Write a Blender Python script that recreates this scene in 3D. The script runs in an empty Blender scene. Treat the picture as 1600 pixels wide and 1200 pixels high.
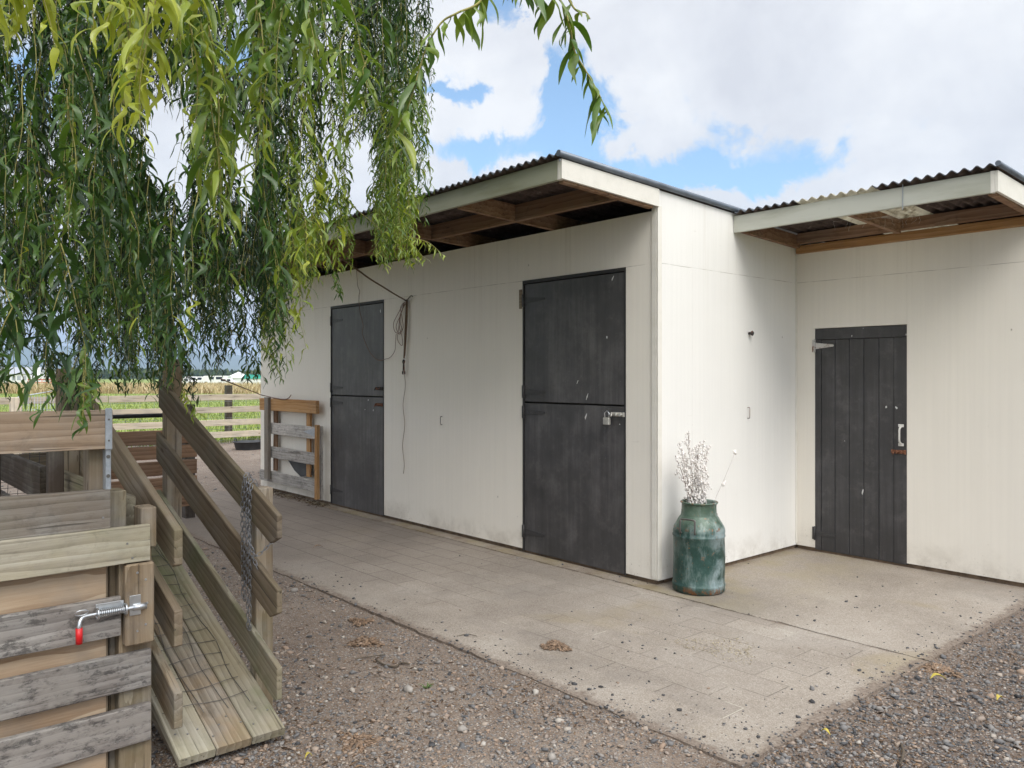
import bpy, bmesh, math, random
import numpy as np
from mathutils import Vector, Matrix, noise as mnoise

# ------------------------------------------------------------------ camera, sky, sun, exposure
TH = math.radians(48.85)
CAM = Vector((3.797, -4.757, 1.56))
RT = Vector((math.cos(TH), math.sin(TH), 0)); FW = Vector((-math.sin(TH), math.cos(TH), 0)); UP = Vector((0, 0, 1))
FPX = 1255.0; HX, HY = 800.0, 588.0
def ray(x, y): return RT * ((x - HX) / FPX) + FW + UP * ((HY - y) / FPX)
def at(x, y, d): return CAM + ray(x, y) * d                       # point at a given depth along a sight line
def hit(x, y, ax, v):                                             # sight line meets a building plane
    r = ray(x, y); return CAM + r * ((v - CAM[ax]) / r[ax])
def rng(s): return np.random.default_rng(s)

scene = bpy.context.scene
cd = bpy.data.cameras.new('camera'); cam = bpy.data.objects.new('camera', cd); scene.collection.objects.link(cam)
cam.location = CAM; cam.rotation_euler = (math.pi / 2, 0, TH)
cd.sensor_width = 36; cd.lens = 36 * FPX / 1600; cd.shift_y = -12 / 1600
cd.clip_start = 0.05; cd.clip_end = 20000
scene.camera = cam
scene.view_settings.view_transform = 'Standard'; scene.view_settings.look = 'None'
scene.view_settings.exposure = 0.37; scene.view_settings.gamma = 1
scene.render.engine = 'CYCLES'
scene.cycles.use_denoising = True
scene.cycles.max_bounces = 8; scene.cycles.transparent_max_bounces = 8
scene.cycles.volume_bounces = 0

SUNDIR = Vector((0.72, -0.26, 0.80)).normalized()
SUN_E = math.asin(SUNDIR.z); SUN_A = math.atan2(SUNDIR.x, SUNDIR.y)
ld = bpy.data.lights.new('sun', 'SUN'); ld.energy = 1.9; ld.angle = math.radians(30); ld.color = (1, 0.96, 0.90)
sun = bpy.data.objects.new('sun', ld); scene.collection.objects.link(sun)
sun.rotation_euler = SUNDIR.to_track_quat('Z', 'Y').to_euler()

# ------------------------------------------------------------------ node helpers
class NT:
    def __init__(s, nt): s.nt = nt
    def n(s, typ, ins=None, **props):
        nd = s.nt.nodes.new(typ)
        for k, v in props.items(): setattr(nd, k, v)
        for k, v in (ins or {}).items():
            sk = nd.inputs[k]
            if isinstance(v, bpy.types.NodeSocket): s.nt.links.new(v, sk)
            else: sk.default_value = v
        return nd
    def math(s, op, a, b=0.0, c=0.0, clamp=False):
        nd = s.n('ShaderNodeMath', {0: a, 1: b, 2: c}, operation=op); nd.use_clamp = clamp; return nd.outputs[0]
    def mix(s, f, a, b, blend='MIX'):
        nd = s.n('ShaderNodeMix', {0: f, 6: a, 7: b}, data_type='RGBA', blend_type=blend); nd.clamp_factor = True
        return nd.outputs[2]
    def ramp(s, f, stops, interp='LINEAR'):
        nd = s.n('ShaderNodeValToRGB', {0: f}); cr = nd.color_ramp; cr.interpolation = interp
        while len(cr.elements) > 1: cr.elements.remove(cr.elements[-1])
        for i, (p, c) in enumerate(stops):
            if not isinstance(c, (tuple, list)): c = (c, c, c)
            e = cr.elements[0] if i == 0 else cr.elements.new(p)
            e.position = p; e.color = (*c, 1)
        return nd.outputs[0]
    def sstep(s, v, lo, hi):
        nd = s.n('ShaderNodeMapRange', {0: v, 1: lo, 2: hi, 3: 0.0, 4: 1.0}, interpolation_type='SMOOTHSTEP'); return nd.outputs[0]
    def map(s, vec, scale=(1, 1, 1), loc=(0, 0, 0)):
        return s.n('ShaderNodeMapping', {0: vec, 1: loc, 3: scale}).outputs[0]
    def noise(s, vec, scale, detail=4.0, rough=0.55, dist=0.0, out=0):
        return s.n('ShaderNodeTexNoise', {'Vector': vec, 'Scale': scale, 'Detail': detail, 'Roughness': rough, 'Distortion': dist}).outputs[out]
    def voro(s, vec, scale, out=0, feature='F1', rnd=1.0):
        return s.n('ShaderNodeTexVoronoi', {'Vector': vec, 'Scale': scale, 'Randomness': rnd}, feature=feature).outputs[out]
    def bump(s, h, strength=0.3, dist=0.01, nrm=None):
        i = {'Strength': strength, 'Distance': dist, 'Height': h}
        if nrm: i['Normal'] = nrm
        return s.n('ShaderNodeBump', i).outputs[0]

def c3(c): return (*c, 1) if len(c) == 3 else c
def newmat(name):
    m = bpy.data.materials.new(name); m.use_nodes = True; nt = m.node_tree
    for x in list(nt.nodes): nt.nodes.remove(x)
    t = NT(nt); out = t.n('ShaderNodeOutputMaterial')
    return m, t, out
def principled(t, out, col, rough=0.7, nrm=None, **kw):
    ins = {'Base Color': c3(col) if isinstance(col, (tuple, list)) else col, 'Roughness': rough}
    if nrm: ins['Normal'] = nrm
    for k, v in kw.items(): ins[k.replace('_', ' ')] = v
    p = t.n('ShaderNodeBsdfPrincipled', ins)
    t.nt.links.new(p.outputs[0], out.inputs[0]); return p
def objco(t, rand=True):
    tc = t.n('ShaderNodeTexCoord').outputs['Object']
    if not rand: return tc
    oi = t.n('ShaderNodeObjectInfo').outputs['Random']
    off = t.n('ShaderNodeCombineXYZ', {0: t.math('MULTIPLY', oi, 37.0), 1: t.math('MULTIPLY', oi, 91.0), 2: t.math('MULTIPLY', oi, 53.0)}).outputs[0]
    return t.n('ShaderNodeVectorMath', {0: tc, 1: off}, operation='ADD').outputs[0]

# ------------------------------------------------------------------ world
w = bpy.data.worlds.new('World'); scene.world = w; w.use_nodes = True
for x in list(w.node_tree.nodes): w.node_tree.nodes.remove(x)
t = NT(w.node_tree)
sky = t.n('ShaderNodeTexSky', sky_type='NISHITA'); sky.sun_disc = False
sky.sun_elevation = SUN_E; sky.sun_rotation = SUN_A; sky.air_density = 1.0; sky.dust_density = 0.6; sky.ozone_density = 1.5
dirv = t.n('ShaderNodeTexCoord').outputs['Generated']
sep = t.n('ShaderNodeSeparateXYZ', {0: dirv})
zc = t.math('MAXIMUM', sep.outputs[2], 0.0)
den = t.math('ADD', zc, 0.22)
pl = t.n('ShaderNodeCombineXYZ', {0: t.math('DIVIDE', sep.outputs[0], den), 1: t.math('DIVIDE', sep.outputs[1], den), 2: 0.0}).outputs[0]
n1 = t.noise(dirv, 4.2, 8.0, 0.6, 0.3)
n2 = t.noise(pl, 1.7, 7.0, 0.55, 0.2)
n3 = t.noise(dirv, 15.0, 7.0, 0.62)
# openings of blue between the clouds, as fixed directions in the sky
df = t.n('ShaderNodeVectorMath', {0: dirv, 1: tuple(FW)}, operation='DOT_PRODUCT').outputs['Value']
dr = t.n('ShaderNodeVectorMath', {0: dirv, 1: tuple(RT)}, operation='DOT_PRODUCT').outputs['Value']
dfp = t.math('MAXIMUM', df, 0.05)
wc = t.n('ShaderNodeSeparateColor', {0: t.noise(dirv, 11.0, 9.0, 0.62, 0.4, out=1)}).outputs
su = t.math('ADD', t.math('DIVIDE', dr, dfp), t.math('MULTIPLY', t.math('SUBTRACT', wc[0], 0.5), 0.22)); sw = t.math('ADD', t.math('DIVIDE', sep.outputs[2], dfp), t.math('MULTIPLY', t.math('SUBTRACT', wc[1], 0.5), 0.13))
hole = None
for (cx, cy, a, b) in [(900, 200, 60, 78), (760, 228, 120, 24), (1000, 272, 120, 30), (1215, 236, 78, 44), (880, 130, 30, 75), (700, 130, 40, 18), (772, 10, 30, 40), (375, 80, 55, 60), (40, 150, 60, 70), (1150, 285, 120, 22)]:
    u0 = (cx - HX) / FPX; w0 = (HY - cy) / FPX
    q = t.math('ADD', t.math('POWER', t.math('DIVIDE', t.math('SUBTRACT', su, u0), a / FPX), 2.0),
               t.math('POWER', t.math('DIVIDE', t.math('SUBTRACT', sw, w0), b / FPX), 2.0))
    g = t.math('DIVIDE', 1.0, t.math('ADD', 1.0, t.math('MULTIPLY', q, q)))
    hole = g if hole is None else t.math('ADD', hole, g)
hole = t.math('MULTIPLY', hole, t.math('GREATER_THAN', df, 0.05))
back = t.math('MULTIPLY', t.sstep(n2, 0.56, 0.72), t.math('LESS_THAN', df, 0.3))
hv = t.math('ADD', t.math('ADD', hole, t.math('MULTIPLY', t.math('SUBTRACT', n3, 0.5), 1.9)), t.math('MULTIPLY', t.math('SUBTRACT', n1, 0.5), 1.2))
blue = t.math('MAXIMUM', t.math('MULTIPLY', t.sstep(hv, 0.28, 1.05), 0.96), back)
shade = t.math('ADD', t.math('MULTIPLY', n1, 0.6), t.math('MULTIPLY', n2, 0.4))
cl = t.ramp(shade, [(0.37, (0.61, 0.62, 0.66)), (0.47, (0.70, 0.71, 0.74)), (0.57, (0.80, 0.805, 0.815))])
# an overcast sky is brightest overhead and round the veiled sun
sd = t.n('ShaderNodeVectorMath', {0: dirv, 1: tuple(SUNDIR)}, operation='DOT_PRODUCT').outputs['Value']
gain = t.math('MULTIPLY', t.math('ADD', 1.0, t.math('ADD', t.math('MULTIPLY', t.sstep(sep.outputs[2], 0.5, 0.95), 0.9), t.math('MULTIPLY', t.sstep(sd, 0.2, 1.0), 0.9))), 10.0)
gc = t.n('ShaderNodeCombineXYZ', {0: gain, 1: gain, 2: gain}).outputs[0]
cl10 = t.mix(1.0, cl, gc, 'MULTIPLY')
nis = t.mix(1.0, sky.outputs[0], (1.40, 1.62, 1.66, 1), 'MULTIPLY')
SKYNODE = nis
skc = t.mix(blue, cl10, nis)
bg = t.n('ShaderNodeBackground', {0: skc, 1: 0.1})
wo = t.n('ShaderNodeOutputWorld'); w.node_tree.links.new(bg.outputs[0], wo.inputs[0])

# ------------------------------------------------------------------ object helpers
COL = scene.collection
def props(o, label=None, cat=None, group=None, kind=None):
    if label: o['label'] = label
    if cat: o['category'] = cat
    if group: o['group'] = group
    if kind: o['kind'] = kind
    return o
def thing(name, label, cat, loc=(0, 0, 0), group=None):
    o = bpy.data.objects.new(name, None); COL.objects.link(o); o.location = loc; o.empty_display_size = 0.1
    return props(o, label, cat, group)
def worldloc(o):
    v = Vector((0, 0, 0))
    while o: v += Vector(o.location); o = o.parent
    return v
def mesh(name, V, F, mats, parent=None, M=None, smooth=False, midx=None, attrs=None):
    me = bpy.data.meshes.new(name)
    if isinstance(F, np.ndarray):
        V = np.asarray(V, dtype=np.float32); nF, k = F.shape
        me.vertices.add(len(V)); me.vertices.foreach_set('co', V.ravel())
        me.loops.add(nF * k); me.loops.foreach_set('vertex_index', F.astype(np.int32).ravel())
        me.polygons.add(nF); me.polygons.foreach_set('loop_start', np.arange(0, nF * k, k, dtype=np.int32))
        me.update(calc_edges=True)
    else:
        me.from_pydata([tuple(v) for v in V], [], F); me.update()
    for m in (mats if isinstance(mats, (list, tuple)) else [mats]): me.materials.append(m)
    if midx is not None: me.polygons.foreach_set('material_index', np.asarray(midx, dtype=np.int32))
    if smooth: me.polygons.foreach_set('use_smooth', [True] * len(me.polygons))
    for k, v in (attrs or {}).items():
        a = me.attributes.new(k, 'FLOAT', 'POINT'); a.data.foreach_set('value', np.asarray(v, dtype=np.float32))
    me.validate(); o = bpy.data.objects.new(name, me); COL.objects.link(o)
    return place(o, parent, M)
def place(o, parent, M=None):
    M = M or Matrix.Identity(4)
    if parent:
        o.parent = parent
        # objects in this file are only translated by their parents
        pm = Matrix.Identity(4); p = parent; ms = []
        while p: ms.append(p.matrix_basis.copy()); p = p.parent
        for m_ in reversed(ms): pm = pm @ m_
        o.matrix_basis = pm.inverted() @ M
    else: o.matrix_basis = M
    return o
def bm_obj(name, bm, mats, parent=None, M=None, smooth=False):
    me = bpy.data.meshes.new(name); bm.to_mesh(me); bm.free()
    for m in (mats if isinstance(mats, (list, tuple)) else [mats]): me.materials.append(m)
    if smooth: me.polygons.foreach_set('use_smooth', [True] * len(me.polygons))
    o = bpy.data.objects.new(name, me); COL.objects.link(o)
    return place(o, parent, M)
def frame(origin, x, up=(0, 0, 1)):
    x = Vector(x).normalized(); up = Vector(up); y = up.cross(x).normalized(); z = x.cross(y)
    M = Matrix((x, y, z)).transposed().to_4x4(); M.translation = Vector(origin); return M
def prism_bm(poly, t, bevel=0.002, y0=None, bm=None, mi=0):
    """poly in local XZ, extruded along local Y by t"""
    own = bm or bmesh.new(); b = bmesh.new()
    y0 = -t / 2 if y0 is None else y0
    vs = [b.verts.new((p[0], y0, p[1])) for p in poly]; ws = [b.verts.new((p[0], y0 + t, p[1])) for p in poly]
    n = len(poly)
    b.faces.new(vs); b.faces.new(ws[::-1])
    for i in range(n): b.faces.new((vs[i], ws[i], ws[(i + 1) % n], vs[(i + 1) % n]))
    bmesh.ops.recalc_face_normals(b, faces=b.faces)
    if bevel: bmesh.ops.bevel(b, geom=list(b.edges), offset=bevel, segments=1, affect='EDGES', clamp_overlap=True)
    tmp = bpy.data.meshes.new('tmp'); b.to_mesh(tmp); b.free()
    k = len(own.faces); own.from_mesh(tmp); bpy.data.meshes.remove(tmp)
    own.faces.ensure_lookup_table()
    for f in own.faces[k:]: f.material_index = mi
    return own
def box_bm(lo, hi, bevel=0.0015, bm=None, mi=0):
    return prism_bm([(lo[0], lo[2]), (hi[0], lo[2]), (hi[0], hi[2]), (lo[0], hi[2])], hi[1] - lo[1], bevel, lo[1], bm, mi)
def disc_bm(bm, c, n, r, h=0.0015, mi=1, k=8):
    n = Vector(n).normalized(); a = n.orthogonal().normalized(); b = n.cross(a); c = Vector(c)
    v0 = [bm.verts.new(c + (a * math.cos(i * 2 * math.pi / k) + b * math.sin(i * 2 * math.pi / k)) * r) for i in range(k)]
    v1 = [bm.verts.new(v.co + n * h) for v in v0]
    f = bm.faces.new(v1); f.material_index = mi
    for i in range(k):
        f = bm.faces.new((v0[i], v0[(i + 1) % k], v1[(i + 1) % k], v1[i])); f.material_index = mi
def box(name, lo, hi, mat, parent=None, bevel=0.002):
    return bm_obj(name, box_bm(lo, hi, bevel), mat, parent)
def catmull(P, n=6):
    P = [Vector(p) for p in P]; out = []
    for i in range(len(P) - 1):
        p0 = P[max(i - 1, 0)]; p1 = P[i]; p2 = P[i + 1]; p3 = P[min(i + 2, len(P) - 1)]
        for k in range(n):
            s = k / n
            out.append(0.5 * ((2 * p1) + (-p0 + p2) * s + (2 * p0 - 5 * p1 + 4 * p2 - p3) * s * s + (-p0 + 3 * p1 - 3 * p2 + p3) * s ** 3))
    out.append(P[-1]); return out
def tube_bm(pts, r, k=8, bm=None, mi=0, closed=False, caps=True):
    bm = bm or bmesh.new(); pts = [Vector(p) for p in pts]; n = len(pts)
    rr = r if isinstance(r, (list, tuple)) else [r] * n
    rings = []; prev = None
    for i, p in enumerate(pts):
        if closed: d = pts[(i + 1) % n] - pts[i - 1]
        else: d = pts[min(i + 1, n - 1)] - pts[max(i - 1, 0)]
        d = d.normalized() if d.length > 1e-9 else Vector((0, 0, 1))
        if prev is None: a = d.orthogonal().normalized()
        else:
            a = prev - d * prev.dot(d); a = a.normalized() if a.length > 1e-6 else d.orthogonal().normalized()
        prev = a; b = d.cross(a)
        rings.append([bm.verts.new(p + (a * math.cos(j * 2 * math.pi / k) + b * math.sin(j * 2 * math.pi / k)) * rr[i]) for j in range(k)])
    m = n if closed else n - 1
    for i in range(m):
        A, B = rings[i], rings[(i + 1) % n]
        for j in range(k):
            f = bm.faces.new((A[j], A[(j + 1) % k], B[(j + 1) % k], B[j])); f.material_index = mi; f.smooth = True
    if not closed and caps:
        f = bm.faces.new(rings[0][::-1]); f.material_index = mi
        f = bm.faces.new(rings[-1]); f.material_index = mi
    return bm
def tube(name, pts, r, mat, parent=None, k=8): return bm_obj(name, tube_bm(pts, r, k), mat, parent)

BSEED = [0]
def board(name, a, b, w_, t_, mat, parent=None, up=(0, 0, 1), screws=None, wob=0.0019, label=None):
    """sawn board with eased, slightly uneven edges; local X runs along the grain"""
    a = Vector(a); b = Vector(b); L = (b - a).length; M = frame((a + b) / 2, b - a, up)
    BSEED[0] += 1; r = rng(BSEED[0])
    e = min(0.004, t_ * 0.18); hw, ht = w_ / 2, t_ / 2
    prof = [(-ht + e, -hw), (ht - e, -hw), (ht, -hw + e), (ht, hw - e), (ht - e, hw), (-ht + e, hw), (-ht, hw - e), (-ht, -hw + e)]
    n = max(2, min(40, int(L / 0.09) + 1)); ph = r.uniform(0, 50)
    V = []; F = []
    for i in range(n + 1):
        x = -L / 2 + L * i / n
        for j, (y, z) in enumerate(prof):
            q = mnoise.noise(Vector((x * 2.5 + ph, j * 0.35 if j < 4 else j * 0.35, ph))) * 2
            s = mnoise.noise(Vector((x * 9 + ph, j * 1.7, ph + 9)))
            xe = x
            V.append((xe, y + (q + s) * wob * 0.6, z + (q + s * 0.7) * wob))
    for i in range(n):
        for j in range(8): F.append((i * 8 + j, (i + 1) * 8 + j, (i + 1) * 8 + (j + 1) % 8, i * 8 + (j + 1) % 8))
    F.append(tuple(range(7, -1, -1))); F.append(tuple(n * 8 + j for j in range(8)))
    bm = bmesh.new(); vs = [bm.verts.new(v) for v in V]
    for f in F: bm.faces.new([vs[i] for i in f])
    bmesh.ops.recalc_face_normals(bm, faces=bm.faces)
    for (u, s) in (screws or []):
        disc_bm(bm, (L * (u - 0.5) if abs(u) <= 1 else 0, -ht, w_ * s), (0, -1, 0), 0.0042, 0.002)
    o = bm_obj(name, bm, [mat, MAT['screw']], parent, M)
    if label: o['label'] = label
    return o
def poly_board(name, poly, M, t_, mat, parent=None, screws=None, bevel=0.003):
    bm = prism_bm(poly, t_, bevel)
    for (u, s) in (screws or []): disc_bm(bm, (u, -t_ / 2, s), (0, -1, 0), 0.0042, 0.002)
    return bm_obj(name, bm, [mat, MAT['screw']], parent, M)

# ------------------------------------------------------------------ materials
MAT = {}
def _w(): pass
def wood(name, cols, algae=0.0, grey=0.3, ringscale=1.0, rough=0.8, stain=0.3, axis=0, knot=0.75, mott=0.0):
    m, t, out = newmat(name); co = objco(t)
    sc = lambda a, b: (a, b, b) if axis == 0 else (b, a, b)
    g1 = t.noise(t.map(co, sc(0.9, 16 * ringscale)), 1.0, 5.0, 0.6, 1.2)
    g2 = t.noise(t.map(co, sc(5, 190)), 1.0, 4.0, 0.65)
    wv = t.n('ShaderNodeTexWave', {'Vector': t.map(co, sc(0.35, 3.2 * ringscale)), 'Scale': 3.0, 'Distortion': 7.0, 'Detail': 3.0, 'Detail Scale': 1.2, 'Detail Roughness': 0.6},
             wave_type='BANDS', bands_direction='Z', wave_profile='SAW').outputs['Fac']
    f = t.math('ADD', t.math('MULTIPLY', g1, 0.62), t.math('ADD', t.math('MULTIPLY', wv, 0.22), t.math('MULTIPLY', g2, 0.22)))
    base = t.ramp(f, [(0.30, cols[0]), (0.52, cols[1]), (0.74, cols[2])])
    bl = t.noise(co, 3.3, 5.0, 0.6)
    # weathered grey patches and dark stains
    lum = t.ramp(f, [(0.3, (0.10, 0.095, 0.09)), (0.7, (0.36, 0.35, 0.325))])
    base = t.mix(t.math('MULTIPLY', t.sstep(bl, 0.42, 0.66), grey), base, lum)
    bl2 = t.noise(co, 7.5, 6.0, 0.7, 0.4)
    base = t.mix(t.math('MULTIPLY', t.sstep(bl2, 0.55, 0.72), stain), base, c3((0.045, 0.038, 0.03)))
    if algae:
        al = t.noise(co, 2.4, 5.0, 0.65)
        base = t.mix(t.math('MULTIPLY', t.sstep(al, 0.44, 0.68), algae), base, c3((0.13, 0.15, 0.07)))
    kn = t.voro(t.map(co, sc(2.2, 7.5)), 1.0)
    base = t.mix(t.math('MULTIPLY', t.math('SUBTRACT', 1.0, t.sstep(kn, 0.03, 0.10)), knot), base, c3((0.07, 0.04, 0.022)))
    ck = t.noise(t.map(co, sc(1.3, 60)), 1.0, 2.0, 0.5)
    crack = t.math('MULTIPLY', t.sstep(ck, 0.66, 0.70), 0.0 if name == 'ply_sheet' else 0.6)
    base = t.mix(crack, base, c3((0.03, 0.024, 0.018)))
    if mott:
        m1 = t.noise(t.map(co, sc(14, 30)), 1.0, 8, 0.78, 0.3); m2 = t.noise(co, 6, 5, 0.7)
        base = t.mix(t.math('MULTIPLY', t.sstep(m1, 0.50, 0.62), mott), base, c3((0.045, 0.042, 0.040)))
        base = t.mix(t.math('MULTIPLY', t.sstep(t.math('ADD', t.math('MULTIPLY', m1, -0.6), m2), 0.16, 0.34), mott * 0.8), base, c3((0.25, 0.23, 0.205)))
    tone = t.math('ADD', 0.82, t.math('MULTIPLY', t.n('ShaderNodeObjectInfo').outputs['Random'], 0.36))
    tn = t.n('ShaderNodeCombineXYZ', {0: tone, 1: tone, 2: tone}).outputs[0]
    base = t.mix(1.0, base, tn, 'MULTIPLY')
    h = t.math('ADD', t.math('MULTIPLY', g2, 0.5), t.math('ADD', t.math('MULTIPLY', g1, 0.6), t.math('MULTIPLY', crack, -1.2)))
    principled(t, out, base, rough, t.bump(h, 0.55, 0.0025), Specular_IOR_Level=0.25)
    MAT[name] = m
wood('wood_tan', [(0.15, 0.105, 0.062), (0.25, 0.185, 0.118), (0.34, 0.27, 0.185)], 0.25, 0.55, mott=0.15)
wood('wood_pink', [(0.19, 0.13, 0.085), (0.31, 0.225, 0.155), (0.40, 0.31, 0.23)], 0.0, 0.5, 1.1, knot=0.2, mott=0.12)
wood('wood_grey', [(0.085, 0.074, 0.066), (0.175, 0.155, 0.14), (0.26, 0.24, 0.22)], 0.0, 0.6, 1.0, stain=0.35, knot=0.3, mott=0.75)
wood('wood_greytan', [(0.13, 0.105, 0.08), (0.215, 0.18, 0.145), (0.30, 0.265, 0.225)], 0.1, 0.6, 1.0, stain=0.35, mott=0.2)
wood('wood_pale', [(0.23, 0.195, 0.135), (0.34, 0.30, 0.215), (0.45, 0.41, 0.315)], 0.3, 0.35, stain=0.35, mott=0.12)
wood('wood_brown', [(0.11, 0.08, 0.05), (0.19, 0.145, 0.097), (0.265, 0.21, 0.15)], 0.25, 0.25, 0.8, stain=0.2)
wood('wood_green', [(0.14, 0.115, 0.075), (0.23, 0.195, 0.13), (0.31, 0.275, 0.195)], 0.65, 0.3)
wood('wood_dark', [(0.030, 0.022, 0.017), (0.058, 0.043, 0.033), (0.09, 0.07, 0.055)], 0.1, 0.3, 1.0, stain=0.5)
wood('wood_orange', [(0.30, 0.15, 0.055), (0.46, 0.25, 0.10), (0.57, 0.35, 0.17)], 0.0, 0.12, 0.8, stain=0.25)
wood('wood_rafter', [(0.14, 0.075, 0.042), (0.25, 0.145, 0.085), (0.34, 0.22, 0.14)], 0.0, 0.15, 0.8, stain=0.45)
wood('ply_sheet', [(0.30, 0.19, 0.11), (0.52, 0.385, 0.26), (0.64, 0.51, 0.37)], 0.0, 0.35, 0.4, stain=0.0, knot=0.0, mott=0.0, axis=1)
wood('wood_white', [(0.30, 0.275, 0.25), (0.45, 0.42, 0.385), (0.58, 0.55, 0.51)], 0.0, 0.5, 1.0, stain=0.3, mott=0.45)
wood('wood_fence', [(0.34, 0.28, 0.20), (0.50, 0.43, 0.33), (0.62, 0.55, 0.44)], 0.0, 0.3, stain=0.1)

def simple(name, col, rough=0.6, metal=0.0, var=0.25, scale=12, bump=0.0, spec=0.5):
    m, t, out = newmat(name); co = objco(t)
    n = t.noise(co, scale, 5.0, 0.6)
    d = tuple(c * (1 - var) for c in col); l = tuple(min(1, c * (1 + var)) for c in col)
    base = t.ramp(n, [(0.3, d), (0.7, l)])
    principled(t, out, base, rough, t.bump(n, bump, 0.003) if bump else None, Metallic=metal, Specular_IOR_Level=spec)
    MAT[name] = m
simple('screw', (0.30, 0.29, 0.28), 0.45, 0.8)
simple('steel', (0.62, 0.64, 0.66), 0.32, 0.95, 0.12, 30)
simple('zinc', (0.40, 0.43, 0.47), 0.48, 0.55, 0.18, 40)
simple('chain_steel', (0.24, 0.245, 0.26), 0.42, 0.85, 0.25, 60)
simple('dark_steel', (0.035, 0.035, 0.038), 0.5, 0.3)
simple('wire_steel', (0.16, 0.15, 0.14), 0.5, 0.7)
simple('red_grip', (0.62, 0.012, 0.015), 0.35, 0.0, 0.08)
simple('hinge_black', (0.045, 0.043, 0.043), 0.5, 0.1, 0.2, 60)
simple('rope', (0.155, 0.10, 0.06), 0.9, 0.0, 0.3, 200, 0.3)
simple('thin_wire', (0.24, 0.15, 0.11), 0.7, 0.2)
simple('white_paint', (0.62, 0.60, 0.56), 0.55)
simple('brass_silver', (0.62, 0.60, 0.55), 0.35, 0.7)
simple('rubber', (0.045, 0.048, 0.052), 0.6, 0.0, 0.3, 8)
simple('foundation', (0.15, 0.105, 0.07), 0.95, 0, 0.45, 14, 0.5)
simple('interior', (0.05, 0.042, 0.035), 0.9)
simple('roof_metal', (0.085, 0.095, 0.11), 0.45, 0.35, 0.25, 6)
simple('capping', (0.16, 0.185, 0.22), 0.4, 0.35, 0.25, 6)
simple('tuft', (0.80, 0.76, 0.72), 0.9, 0.0, 0.12, 80, 0.4)
simple('twig_stem', (0.16, 0.10, 0.085), 0.8, 0.0, 0.3, 60)
simple('twig_white', (0.62, 0.58, 0.55), 0.8, 0.0, 0.2, 60)
simple('litter', (0.28, 0.19, 0.125), 0.9, 0.0, 0.5, 60, 0.5)
simple('straw', (0.45, 0.38, 0.26), 0.85, 0.0, 0.2, 60)
simple('yellow_leaf', (0.50, 0.40, 0.07), 0.5, 0.0, 0.15, 60)
simple('weed', (0.08, 0.16, 0.03), 0.6, 0.0, 0.3, 60)
simple('pale_stone', (0.30, 0.275, 0.245), 0.8, 0.0, 0.2, 25, 0.3)
simple('van_white', (0.75, 0.75, 0.74), 0.3, 0.0, 0.05)
simple('car_glass', (0.03, 0.035, 0.045), 0.1)
simple('tyre', (0.02, 0.02, 0.02), 0.8)
simple('shed_roof', (0.36, 0.38, 0.42), 0.5)
simple('teal', (0.05, 0.42, 0.36), 0.5)
simple('red_barrier', (0.55, 0.10, 0.06), 0.6)
simple('canvas', (0.74, 0.74, 0.74), 0.8, 0.0, 0.05)

def rusty(name, paint, amt=0.55):
    m, t, out = newmat(name); co = objco(t)
    n = t.noise(co, 22, 6, 0.65); r1 = t.noise(co, 90, 4, 0.6)
    rust = t.ramp(r1, [(0.3, (0.07, 0.025, 0.012)), (0.7, (0.26, 0.10, 0.045))])
    base = t.mix(t.sstep(n, 0.62 - amt * 0.4, 0.74 - amt * 0.4), c3(paint), rust)
    principled(t, out, base, 0.75, t.bump(r1, 0.3, 0.001)); MAT[name] = m
rusty('rusty_white', (0.55, 0.53, 0.50), 0.25); rusty('rust', (0.2, 0.09, 0.05), 0.8); rusty('rust_dark', (0.035, 0.03, 0.028), 0.35)

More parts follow.
